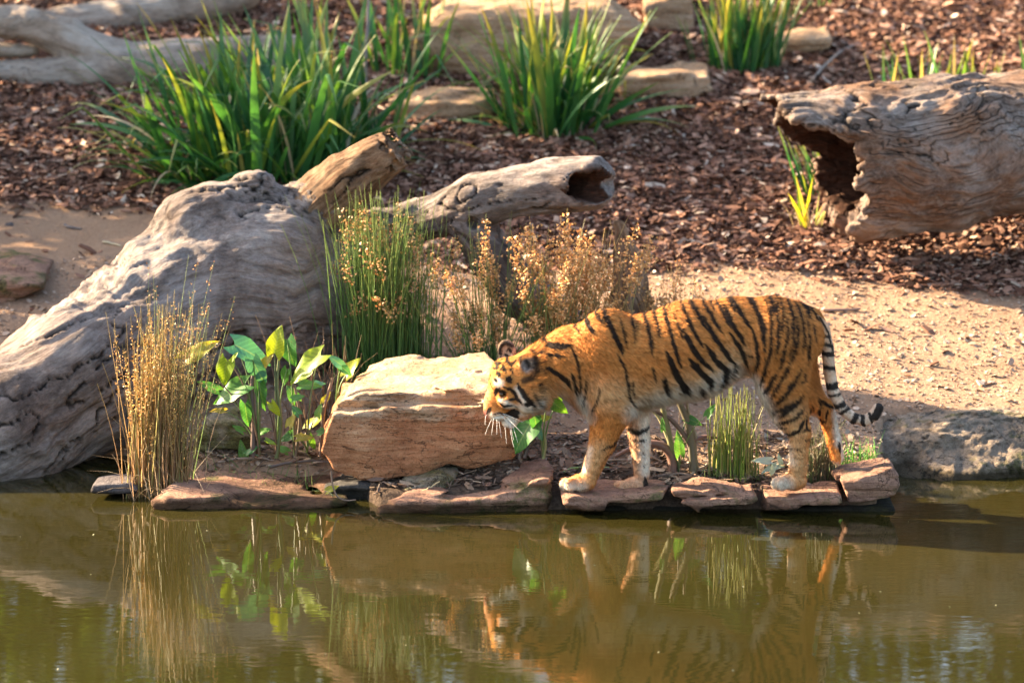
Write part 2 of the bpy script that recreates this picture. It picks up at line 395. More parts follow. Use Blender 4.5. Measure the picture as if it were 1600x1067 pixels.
def wood_mat(name, cols, brown=(.24, .12, .06), brown_amt=.5, rings=5.0, figure=.6, bumpd=.02):
    m, nt, b = new_mat(name); g = attr(nt, 'grain', 'Vector'); pos = coord(nt)
    a = tnoise(nt, g, 11, 9, .72, .5); f2 = tnoise(nt, g, 85, 5, .75, .2); pat = tnoise(nt, pos, 3.2, 6, .6)
    # figure: thin dark lines that run with the grain, broken up here and there
    sg = N(nt, 'SeparateXYZ'); nt.links.new(g, sg.inputs[0]); n0 = math_n(nt, 'ADD', math_n(nt, 'MULTIPLY', math_n(nt, 'SUBTRACT', sg.outputs[2], math_n(nt, 'MULTIPLY', sg.outputs[1], .7)), rings), math_n(nt, 'MULTIPLY', tnoise(nt, g, 3.0, 4, .6, .3), rings * .28)); fr = math_n(nt, 'FRACT', n0); tri = math_n(nt, 'ABSOLUTE', math_n(nt, 'SUBTRACT', fr, .5))
    brk = ramp(nt, tnoise(nt, g, 7, 4, .6), [(.42, (0, 0, 0)), (.60, (1, 1, 1))])
    line = math_n(nt, 'MULTIPLY', ramp(nt, tri, [(.0, (1, 1, 1)), (.05, (.7, .7, .7)), (.16, (0, 0, 0))]), brk)
    iso = tnoise(nt, pos, 26, 8, .78)
    f = math_n(nt, 'ADD', math_n(nt, 'MULTIPLY', a, .42), math_n(nt, 'ADD', math_n(nt, 'MULTIPLY', f2, .33), math_n(nt, 'MULTIPLY', iso, .25)))
    c = ramp(nt, f, [(.37, cols[0]), (.45, cols[1]), (.53, cols[2]), (.64, cols[3])])
    bm = ramp(nt, pat, [(.52 - .2 * brown_amt, (0, 0, 0)), (.8 - .2 * brown_amt, (1, 1, 1))])
    c = mix(nt, math_n(nt, 'MULTIPLY', bm, .8), c, mix(nt, 1.0, ramp(nt, f, [(.34, (.2, .2, .2)), (.66, (1.7, 1.7, 1.7))]), brown, 'MULTIPLY'))
    stain = ramp(nt, tnoise(nt, pos, 1.9, 7, .68, .6), [(.50, (0, 0, 0)), (.64, (1, 1, 1))]); c = mix(nt, math_n(nt, 'MULTIPLY', stain, .75), c, mix(nt, 1.0, c, (.36, .34, .32), 'MULTIPLY'))
    lich = ramp(nt, tnoise(nt, pos, 9, 8, .75, .4), [(.60, (0, 0, 0)), (.70, (1, 1, 1))]); c = mix(nt, math_n(nt, 'MULTIPLY', lich, .35), c, (.42, .37, .30))
    c = mix(nt, math_n(nt, 'MULTIPLY', line, figure), c, (.035, .024, .018))
    crk = attr(nt, 'crack', 'Fac'); c = mix(nt, crk, c, (.018, .013, .010))
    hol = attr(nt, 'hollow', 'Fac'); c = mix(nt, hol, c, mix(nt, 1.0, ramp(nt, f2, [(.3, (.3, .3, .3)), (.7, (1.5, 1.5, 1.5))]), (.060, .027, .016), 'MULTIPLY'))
    nt.links.new(c, b.inputs['Base Color']); b.inputs['Roughness'].default_value = .9; b.inputs['Specular IOR Level'].default_value = .08
    hgt = math_n(nt, 'SUBTRACT', math_n(nt, 'ADD', math_n(nt, 'MULTIPLY', a, .8), math_n(nt, 'ADD', math_n(nt, 'MULTIPLY', f2, .8), math_n(nt, 'MULTIPLY', iso, .7))), math_n(nt, 'MULTIPLY', line, .8 * figure)); bump(nt, b, hgt, 1.0, bumpd)
    return m
WOOD_GREY = wood_mat('weathered_grey_wood', [(.075, .058, .05), (.17, .136, .12), (.27, .226, .20), (.42, .365, .325)], (.21, .14, .11), .5, 9.0, .6, .017)
WOOD_HOLLOW = wood_mat('curly_grain_wood', [(.045, .033, .026), (.15, .122, .105), (.29, .25, .22), (.46, .41, .37)], (.22, .105, .052), .8, 32.0, .85, .02)
WOOD_BROWN = wood_mat('brown_split_wood', [(.05, .03, .02), (.18, .11, .07), (.30, .20, .13), (.46, .34, .24)], (.26, .14, .075), .7, 20.0, .7, .018)
WOOD_SMOOTH = wood_mat('smooth_pale_wood', [(.13, .095, .07), (.27, .21, .165), (.38, .31, .25), (.48, .41, .345)], (.28, .18, .115), .35, 8.0, .3, .008)

# ================================================================== SDF BUILDERS
def poly_sdf(px, pz, poly):
    """signed distance to a polygon in the x-z plane"""
    d2 = np.full(px.shape, 1e9); inside = np.zeros(px.shape, bool); n = len(poly)
    for i in range(n):
        ax_, az_ = poly[i]; bx, bz = poly[(i + 1) % n]
        ex, ez = bx - ax_, bz - az_; wx, wz = px - ax_, pz - az_
        t = np.clip((wx * ex + wz * ez) / max(ex * ex + ez * ez, 1e-12), 0, 1)
        d2 = np.minimum(d2, (wx - t * ex) ** 2 + (wz - t * ez) ** 2)
        cnd = (az_ > pz) != (bz > pz)
        xi = ax_ + (pz - az_) / (bz - az_ if abs(bz - az_) > 1e-12 else 1e-12) * ex
        inside ^= cnd & (px < xi)
    d = np.sqrt(d2); return np.where(inside, -d, d)
def rock(name, blocks, mat, label, cat='rock', group=None, h=.01, rough=.012, strata=.012, rnd=.018, seed=0, parent=None, cuts=5, flat=None):
    """blocks: (front outline in photo pixels, depth of the front face Y, how deep it goes, back slope, taper)"""
    polys = []
    for pl, Yf, dep, slope, taper in blocks:
        w = np.array([P(x, y, Yf) for x, y in pl]); polys.append((w[:, [0, 2]], Yf, dep, slope, taper))
    lo = np.array([min(p[0][:, 0].min() for p in polys), min(p[1] for p in polys), min(p[0][:, 1].min() + min(0, p[3] * p[2]) for p in polys)]) - .07
    hi = np.array([max(p[0][:, 0].max() for p in polys), max(p[1] + p[2] for p in polys), max(p[0][:, 1].max() + max(0, p[3] * p[2]) for p in polys)]) + .07
    S = SDF(lo, hi, h)
    x, y, z = np.meshgrid(*S.ax, indexing='ij'); pts = np.stack([x.ravel(), y.ravel(), z.ravel()], 1)
    wob = .5 * noise(pts, 3.0, seed + 1) + .25 * noise(pts, 7.0, seed + 2)
    for pl, Yf, dep, slope, taper in polys:
        cxp = pl.mean(0); t = np.clip((y - Yf) / dep, 0, 1)
        s_ = 1 - taper * t
        zz = z - slope * (y - Yf)
        d = poly_sdf((cxp[0] + (x - cxp[0]) / s_), zz, pl) + rnd
        dy = np.maximum(Yf - y, y - Yf - dep) + rnd + .05 * wob.reshape(y.shape)
        dd = np.minimum(np.maximum(d, dy), 0) + np.sqrt(np.maximum(d, 0) ** 2 + np.maximum(dy, 0) ** 2) - rnd
        S._put((slice(None),) * 3, dd.astype(np.float32), .012, 'add')
    rg = np.random.default_rng(seed + 500); ctr = (lo + hi) / 2; half = (hi - lo) / 2 - .07
    for _ in range(cuts):                                   # knock corners off
        nv = rg.normal(size=3) * np.array([1, 1, .55]); nv /= np.linalg.norm(nv)
        off = (np.abs(nv) * half).sum() * rg.uniform(.74, .92)
        S.d = np.maximum(S.d, ((x - ctr[0]) * nv[0] + (y - ctr[1]) * nv[1] + (z - ctr[2]) * nv[2] - off).astype(np.float32))
    band = np.abs(S.d.ravel()) < .09
    q = pts[band]
    q2 = q * np.array([.8, .8, 7.0]) + .25 * np.stack([noise(q, 2.0, seed + 3)] * 3, 1)
    lay = noise(q2, 3.4, seed + 4); lay = np.tanh(lay * 9) * .55 + .45 * np.tanh(noise(q2, 7.7, seed + 5) * 9) * .6
    sm_ = 1.0 if flat is None else .15 + .85 * sstep(flat - .04, flat + .03, q[:, 2] + .05 * noise(q, 3, seed + 9))
    disp = strata * lay * sm_ + .55 * rough * fbm(q, 9, 3, seed + 6) + 1.3 * rough * np.abs(noise(q, 4.5, seed + 8))
    S.d.ravel()[band] += disp.astype(np.float32)
    v, f = S.mesh()
    if parent is not None:
        return link(name, make_mesh(name, v, f), mat, parent)
    o = link_based(name, v, f, mat); tag(o, label, cat, group); return o

def seg_axis(v, segs):
    """blended axis direction and distances for points v along round cones"""
    A = np.zeros_like(v); W = np.zeros(len(v)); best = np.full(len(v), 9e9); u = np.zeros(len(v))
    s0 = 0.0
    for a, b, ra, rb in segs:
        a = np.asarray(a, float); b = np.asarray(b, float); ab = b - a; L = np.linalg.norm(ab)
        t = np.clip(((v - a) @ ab) / (L * L), 0, 1); d = np.linalg.norm(v - a - t[:, None] * ab, axis=1) / (ra + (rb - ra) * t)
        w = 1 / np.maximum(d, .2) ** 6; A += w[:, None] * (ab / L); W += w
        best = np.minimum(best, d)
    return A / np.linalg.norm(A, axis=1)[:, None], best
def wood_object(name, segs, mat, h=.012, k=.03, subs=(), cut=None,  crack=.018, rough=.012, seed=0, wavy=0.0, lumps=.0, bites=(), crag=.006):
    pts = np.array([s[i] for s in segs for i in (0, 1)]); rr = max(max(s[2], s[3]) for s in segs) + .09
    S = SDF(pts.min(0) - rr, pts.max(0) + rr, h)
    for a, b, ra, rb in segs: S.cone(a, b, ra, rb, k)
    hollow_segs = []
    for a, b, ra, rb in subs:
        S.cone(a, b, ra, rb, .01, op='sub')
    if cut is not None:
        x, y, z = np.meshgrid(*S.ax, indexing='ij'); S.d = np.maximum(S.d, cut(x, y, z).astype(np.float32))
    for c, r in bites: S.ell(c, r, op='sub', k=.01)
    v, f = S.mesh(); v = laplace(v, f, 1, .5)
    nr = vnormals(v, f)
    A, dist = seg_axis(v, segs)
    c0 = v.mean(0); p = v - c0
    wv = wavy * np.stack([noise(v, 3.0, seed + 30), noise(v, 3.2, seed + 31), noise(v, 2.7, seed + 32)], 1)
    along = (p * A).sum(1)
    g = p - .85 * along[:, None] * A + wv
    g = g + .02 * noise(p, 2.2, seed + 2)[:, None]
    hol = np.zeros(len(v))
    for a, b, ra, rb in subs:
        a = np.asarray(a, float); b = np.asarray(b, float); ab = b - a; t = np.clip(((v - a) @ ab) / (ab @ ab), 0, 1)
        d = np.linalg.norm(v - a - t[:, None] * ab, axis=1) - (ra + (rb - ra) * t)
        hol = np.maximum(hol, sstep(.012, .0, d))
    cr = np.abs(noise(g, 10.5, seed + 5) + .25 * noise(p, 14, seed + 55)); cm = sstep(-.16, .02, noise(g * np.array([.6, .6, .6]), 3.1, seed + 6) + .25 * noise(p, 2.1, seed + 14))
    crackf = sstep(.05, .015, cr) * cm * (1 - hol)
    cr2 = np.abs(noise(g, 19, seed + 8)); crack2 = sstep(.10, .0, cr2) * sstep(-.1, .4, noise(p, 2.6, seed + 15)) * (1 - hol)
    disp = -crack * crackf - .22 * crack * crack2 + .55 * rough * fbm(g, 6, 3, seed + 9) + .8 * rough * fbm(g, 22, 2, seed + 10) + lumps * fbm(p, 3.4, 2, seed + 11)
    disp += crag * sstep(-.05, .35, noise(p, 1.5, seed + 70)) * (fbm(p * np.array([1, 1, 1.6]), 9, 4, seed + 71, .6) - .3 * np.abs(noise(p, 17, seed + 75)))
    disp += hol * (.03 * noise(g, 14, seed + 21) + .01 * noise(p, 30, seed + 22))
    v = v + nr * disp[:, None]
    me = make_mesh(name, v, f)
    set_vec(me, g, 'grain')
    for nm, arr in (('crack', np.clip(crackf * .9 + .35 * crack2, 0, 1)), ('hollow', hol)):
        at = me.attributes.new(nm, 'FLOAT', 'POINT'); at.data.foreach_set('value', arr.astype(np.float32))
    return me, v
def base_of(v):
    return np.array([v[:, 0].mean(), v[:, 1].mean(), v[:, 2].min()])
def wsegs(lst):
    """(px,py,Y,r_px) chain -> world round cones"""
    return [(P(*a[:3]), P(*b[:3]), a[3] * mpp(a[2]), b[3] * mpp(b[2])) for a, b in zip(lst[:-1], lst[1:])]

# ================================================================== FALLEN TRUNK AT THE WATER
trunk = wsegs([(-110, 735, .85, 96), (0, 672, 1.0, 108), (120, 596, 1.22, 116), (250, 522, 1.6, 130), (365, 458, 1.85, 150), (425, 448, 1.93, 150), (455, 462, 1.95, 120)])
trunk += wsegs([(470, 350, 1.9, 62), (505, 318, 1.87, 52)])
trunk += wsegs([(168, 430, 1.58, 12), (215, 395, 1.66, 20), (265, 352, 1.74, 22)])
trunk += wsegs([(385, 300, 1.86, 30), (408, 288, 1.86, 24)])
trunk += wsegs([(300, 360, 1.75, 60), (330, 340, 1.8, 56)])
cutp = P(620, 232, 1.2)
root_t = empty('fallen_tree', P(250, 690, 1.0))
tag(root_t, 'huge weathered grey fallen trunk slanting down into the pond at left', 'fallen tree')
me, _ = wood_object('trunk', trunk, WOOD_GREY, h=.0135, k=.05, crack=.024, rough=.013, seed=2, lumps=.020, wavy=.02, crag=.030,
                    bites=[(P(622, 225, 1.72), (.035, .06, .03)), (P(628, 252, 1.76), (.03, .06, .02)), (P(470, 292, 1.68), (.09, .10, .03))])
link('trunk', me, WOOD_GREY, root_t)
st_end = P(622, 233, 1.76); st_ax = P(622, 233, 1.76) - P(540, 285, 1.83); st_ax /= np.linalg.norm(st_ax)
me, _ = wood_object('broken_stub', wsegs([(490, 332, 1.88, 52), (545, 282, 1.83, 42), (600, 245, 1.77, 34), (640, 222, 1.74, 33)]), WOOD_BROWN, h=.009, k=.02, crack=.02, rough=.016, seed=51, lumps=.014,
    cut=lambda x, y, z: (x - st_end[0]) * st_ax[0] + (y - st_end[1]) * st_ax[1] + (z - st_end[2]) * st_ax[2] + .035 * np.sin(z * 75 + 2) * np.sin(y * 60) + .02 * np.sin(x * 120 + z * 90))
link('broken_stub', me, WOOD_BROWN, root_t)['label'] = 'short brown broken branch stub pointing up right'
limb = wsegs([(500, 430, 2.0, 62), (600, 365, 1.98, 40), (680, 335, 1.94, 32), (745, 312, 1.88, 42), (850, 292, 1.8, 42), (925, 285, 1.74, 40)])
limb += wsegs([(735, 345, 1.88, 36), (765, 400, 1.9, 36), (812, 455, 1.95, 40), (890, 520, 2.0, 34)])
limb += wsegs([(850, 268, 1.8, 10), (862, 256, 1.8, 6)])
a0 = P(945, 285, 1.66); a1 = P(850, 293, 1.82)
axv = (a0 - a1) / np.linalg.norm(a0 - a1); lim_end = P(943, 285, 1.70)
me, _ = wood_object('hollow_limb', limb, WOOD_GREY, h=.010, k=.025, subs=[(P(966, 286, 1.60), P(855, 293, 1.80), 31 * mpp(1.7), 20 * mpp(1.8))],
                    cut=lambda x, y, z: (x - lim_end[0]) * axv[0] + (y - lim_end[1]) * axv[1] + (z - lim_end[2]) * axv[2] + .02 * np.sin(z * 60) + .015 * np.sin(y * 47 + 1),
                    crack=.014, rough=.014, seed=7, lumps=.016, crag=.014, bites=[(P(738, 352, 1.74), (.03, .08, .035))])
link('hollow_limb', me, WOOD_GREY, root_t)['label'] = 'broken hollow branch end pointing right'

# ================================================================== HOLLOW LOG AT RIGHT
LY = 3.1
ra_ = [(1180, 258, LY - .12, 108), (1340, 254, LY - .02, 116), (1480, 236, LY + .08, 116), (1620, 219, LY + .2, 108), (1760, 205, LY + .3, 108)]
segs = wsegs(ra_)
hA, hB = P(1120, 258, LY - .16), P(1640, 222, LY + .22)
lc = P(1340, 254, LY - .02); lr = 116 * mpp(LY)
x_top, x_front, x_back, x_bot = [P(v, 250, LY)[0] for v in (1196, 1336, 1300, 1328)]
def log_cut(x, y, z):
    s = (x - lc[0]); cyy = lc[1] + .17 * s; czz = lc[2] + .09 * s
    a = np.arctan2(z - czz, y - cyy)                # 0 = back, pi/2 = top, +-pi = front
    ang = np.array([-math.pi, -2.2, -1.57, -.8, 0, .45, .8, 1.3, 2.15, 2.6, math.pi])
    xc = np.array([x_front, x_bot + .02, x_bot, x_back - .02, x_back - .07, x_back - .20, x_top + .06, x_top, x_top + .06, x_front - .04, x_front])
    X_ = np.interp(a, ang, xc)
    return (X_ + .022 * np.sin(a * 7 + 1) + .010 * np.sin(a * 19 + 2 * np.sin(a * 5)) + .010 * np.sign(np.sin(a * 31 + 3 * np.sin(a * 8))) - x) * .8
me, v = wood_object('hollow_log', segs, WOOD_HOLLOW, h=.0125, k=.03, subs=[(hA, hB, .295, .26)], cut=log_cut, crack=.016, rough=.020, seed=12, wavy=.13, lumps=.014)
bb = base_of(v); me.transform(Matrix.Translation(-Vector(bb)))
o = link('hollow_log', me, WOOD_HOLLOW); o.location = bb
tag(o, 'big grey hollow log with wavy grain lying at right', 'log')

me, v = wood_object('tree_stump', wsegs([(992, 560, 1.80, 34), (986, 470, 1.80, 28), (976, 395, 1.80, 21), (970, 352, 1.80, 12)]), WOOD_BROWN, h=.009, k=.02, crack=.02, rough=.02, seed=61, lumps=.03)
bb = base_of(v); me.transform(Matrix.Translation(-Vector(bb))); o = link('tree_stump', me, WOOD_BROWN); o.location = bb
tag(o, 'narrow dark upright stump among the dry grass behind the tiger shoulder', 'stump')

# ================================================================== LOGS AT THE BACK
def simple_log(chains, label, mat=WOOD_SMOOTH, seed=0, h=.016, **kw):
    s = []
    for c in chains: s += wsegs(c)
    me, v = wood_object('driftwood_log', s, mat, h=h, k=.02, crack=.008, rough=.014, lumps=.02, seed=seed, **kw)
    bb = base_of(v); me.transform(Matrix.Translation(-Vector(bb)))
    o = link('driftwood_log', me, mat); o.location = bb; tag(o, label, 'log', 'bleached logs lying at the back'); return o
yb = G(100, 150)[1] + .25
simple_log([[(-90, 122, yb, 25), (60, 119, yb, 26), (190, 108, yb + .02, 36), (340, 96, yb + .05, 40), (460, 90, yb + .1, 38)],
            [(-90, 30, yb + .05, 26), (40, 34, yb + .05, 26), (110, 62, yb + .05, 31), (190, 100, yb + .02, 34)],
            [(-80, 78, yb + .1, 11), (54, 79, yb + .12, 11)]], 'forked pale bleached log at the far left behind the strap leaves', seed=21)
simple_log([[(70, 34, yb + .9, 17), (200, 24, yb + .9, 27), (300, 8, yb + .95, 30), (380, -14, yb + 1.0, 30)]], 'brown bleached log rising behind the forked pale log', seed=24)
simple_log([[(395, 8, yb + 1.3, 20), (470, 20, yb + 1.3, 24), (600, 30, yb + 1.3, 26)]], 'log end half hidden behind the tall strap leaves', seed=27)

# ================================================================== ROCKS
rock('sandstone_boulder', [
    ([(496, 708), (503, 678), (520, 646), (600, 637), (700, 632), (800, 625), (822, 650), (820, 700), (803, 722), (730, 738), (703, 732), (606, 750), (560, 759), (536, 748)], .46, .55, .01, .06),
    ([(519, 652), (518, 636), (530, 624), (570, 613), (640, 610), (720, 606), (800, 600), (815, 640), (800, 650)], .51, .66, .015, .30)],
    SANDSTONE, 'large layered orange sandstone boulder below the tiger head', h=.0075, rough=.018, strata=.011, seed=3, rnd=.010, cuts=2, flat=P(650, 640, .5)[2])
rock('flat_rock', [([(570, 801), (600, 790), (648, 779), (716, 780), (782, 771), (850, 755), (866, 756), (868, 815), (570, 815)], .20, .40, .02, .05)],
     PINKSTONE, 'pinkish stone slab under the boulder, its corner dipping in the water', 'rock', seed=14, h=.009, rough=.011, strata=.012)
rock('mossy_rock', [([(588, 800), (592, 778), (640, 757), (690, 744), (716, 750), (718, 800)], .34, .22, .02, .1)], MOSSY, 'mossy grey rock wedged between boulder and slab', seed=18, h=.01)
rock('flat_rock', [([(236, 787), (262, 779), (330, 779), (420, 786), (500, 790), (556, 786), (560, 800), (236, 800)], .27, .50, .07, .12)], PINKSTONE, 'flat wet pink slab under the leafy plant at the water edge', seed=25, h=.01, rough=.012)
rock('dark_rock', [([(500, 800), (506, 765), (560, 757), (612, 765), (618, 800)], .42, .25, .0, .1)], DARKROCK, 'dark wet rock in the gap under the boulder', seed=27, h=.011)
rock('slate_piece', [([(140, 769), (144, 756), (205, 754), (215, 762), (213, 772)], .44, .17, .0, .1)], SLATE, 'small grey slate at the foot of the dry rushes', seed=31, h=.007, rough=.005, strata=.004, rnd=.008)
rock('mossy_rock', [([(296, 705), (306, 672), (328, 655), (372, 655), (398, 676), (404, 706)], .78, .3, 0, .2)], MOSSY, 'rounded grey rock in the hollow under the fallen trunk', seed=33, h=.011)
# row of coping stones at the pond edge
e = 'coping stones along the pond edge'
rock('coping_stone', [([(867, 775), (930, 772), (1000, 771), (1050, 773), (1047, 784), (985, 791), (930, 789), (868, 786)], .17, .26, .0, .03),
                      ([(869, 787), (950, 789), (944, 797), (867, 796)], .165, .2, 0, .02)], PINKSTONE, 'long thin stone carrying the front paws', 'stone', e, h=.0065, rough=.007, strata=.008, rnd=.006, seed=41)
rock('coping_stone', [([(1051, 766), (1110, 764), (1160, 768), (1163, 775), (1054, 777)], .20, .2, 0, .03),
                      ([(1056, 780), (1130, 777), (1180, 772), (1186, 786), (1100, 796), (1091, 804), (1076, 793)], .165, .22, 0, .03)], PINKSTONE, 'cracked wedge shaped stone in the middle of the edge row', 'stone', e, h=.0065, rough=.007, strata=.008, rnd=.006, seed=47)
rock('coping_stone', [([(1187, 780), (1250, 777), (1321, 773), (1323, 790), (1260, 795), (1190, 799)], .16, .24, 0, .03)], PINKSTONE, 'flat pink stone carrying the hind paw', 'stone', e, h=.0065, rough=.007, strata=.008, rnd=.006, seed=52)
rock('coping_stone', [([(1314, 752), (1360, 742), (1397, 731), (1409, 748), (1404, 778), (1360, 786), (1327, 789)], .22, .2, 0, .05)], PINKSTONE, 'blocky tilted stone with a mossy patch at the right end of the row', 'stone', e, h=.007, rough=.008, strata=.008, rnd=.012, seed=58)
rock('coping_stone', [([(1299, 743), (1340, 735), (1388, 725), (1392, 732), (1350, 741), (1303, 751)], .33, .16, 0, .03)], PINKSTONE, 'thin slab lying behind the blocky end stone', 'stone', e, h=.006, rough=.006, strata=.006, rnd=.006, seed=63)
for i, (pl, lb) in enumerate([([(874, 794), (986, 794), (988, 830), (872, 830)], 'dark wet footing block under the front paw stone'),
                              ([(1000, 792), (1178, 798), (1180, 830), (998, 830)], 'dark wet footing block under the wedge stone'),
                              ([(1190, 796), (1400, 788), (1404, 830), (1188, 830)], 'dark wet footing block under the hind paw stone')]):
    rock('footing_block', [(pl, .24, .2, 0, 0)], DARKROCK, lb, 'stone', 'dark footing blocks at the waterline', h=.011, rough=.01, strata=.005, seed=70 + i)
# rocks further back
yl = G(20, 478)[1]
rock('sandstone_rock', [([(-60, 432), (40, 438), (64, 446), (66, 458), (40, 468), (0, 480), (-60, 486)], yl, .62, .03, .1)], PINKSTONE, 'square topped rock cut by the left edge beside the path', seed=80, h=.013)
y1 = G(740, 140)[1]
rock('sandstone_boulder', [([(626, 86), (634, 66), (690, 26), (800, 10), (960, 14), (1016, 52), (960, 100), (880, 126), (740, 130), (660, 112), (634, 98)], y1 + .2, .85, .05, .12)], TANSTONE, 'big rounded tan boulder behind the middle strap leaf clump', seed=84, h=.016, rnd=.05, rough=.014)
y2 = G(690, 192)[1]
rock('flat_rock', [([(608, 160), (690, 156), (770, 158), (772, 180), (690, 190), (640, 196), (612, 182)], y2, .42, .04, .06)], TANSTONE, 'flat tan slab propped under the big rounded boulder', seed=88, h=.014)
y3 = G(1040, 157)[1]
rock('flat_rock', [([(962, 122), (1040, 116), (1112, 118), (1116, 150), (1040, 156), (968, 160)], y3, .40, .04, .05)], TANSTONE, 'low tan stone block right of the middle strap leaf clump', seed=92, h=.014)
y4 = y1 + 1.0
rock('brown_rock', [([(1005, 10), (1050, -10), (1084, 0), (1084, 62), (1012, 72)], y4, .5, .02, .1)], TANSTONE, 'upright brown rock at the top edge behind the boulder', seed=95, h=.016)
y5 = G(1250, 90)[1]
rock('flat_rock', [([(1203, 62), (1260, 57), (1300, 56), (1306, 76), (1250, 86), (1208, 92)], y5, .32, .04, .05)], TANSTONE, 'low brown stone right of the upright strap leaf clump', seed=97, h=.014)
g0 = G(12, 356)
rock('pebble', [([(4, 357), (8, 350), (18, 349), (24, 354), (22, 358)], g0[1], .05, 0, .1)], SLATE, 'small pale pebble on the path by the left edge', 'pebble', seed=99, h=.006, rough=.003, strata=.002, rnd=.006)

# rough concrete bank at the right
xs = np.arange(.80, 4.4, .014); ts = np.linspace(0, 1, 70)
XX, TT = np.meshgrid(xs, ts, indexing='ij')
lift = sstep(.80, 1.3, XX)
yy = .80 + 1.05 * TT ** 1.15 + .10 * (1 - lift) + .10 * np.sin(XX * 2.3 + .4) * (1 - TT) + .05 * np.sin(XX * 6.1)* (1 - TT)
top = .17 + .03 * np.sin(XX * 3.1) + .02 * np.sin(XX * 7.3 + 1)
zz = -.12 + (top + .12) * np.interp(TT, [0, .12, .26, .42, .6, 1], [0, .55, .86, 1.0, 1.0, .99])
zz = zz * lift + (1 - lift) * -.15
v = np.stack([XX.ravel(), yy.ravel(), zz.ravel()], 1)
dn = .055 * fbm(v, 3.4, 3, 40) + .014 * fbm(v, 26, 3, 44, .7)
v[:, 1] -= dn * 1.3 * sstep(1.0, .5, TT.ravel()); v[:, 2] += dn * .55 - .06 * sstep(.55, 1, TT.ravel())
ii, jj = np.meshgrid(np.arange(len(xs) - 1), np.arange(len(ts) - 1), indexing='ij'); k0 = (ii * len(ts) + jj).ravel()
o = link_based('concrete_bank', v, np.stack([k0, k0 + len(ts), k0 + len(ts) + 1, k0 + 1], 1), CONCRETE)
tag(o, 'rough concrete bank along the water at right', 'bank')

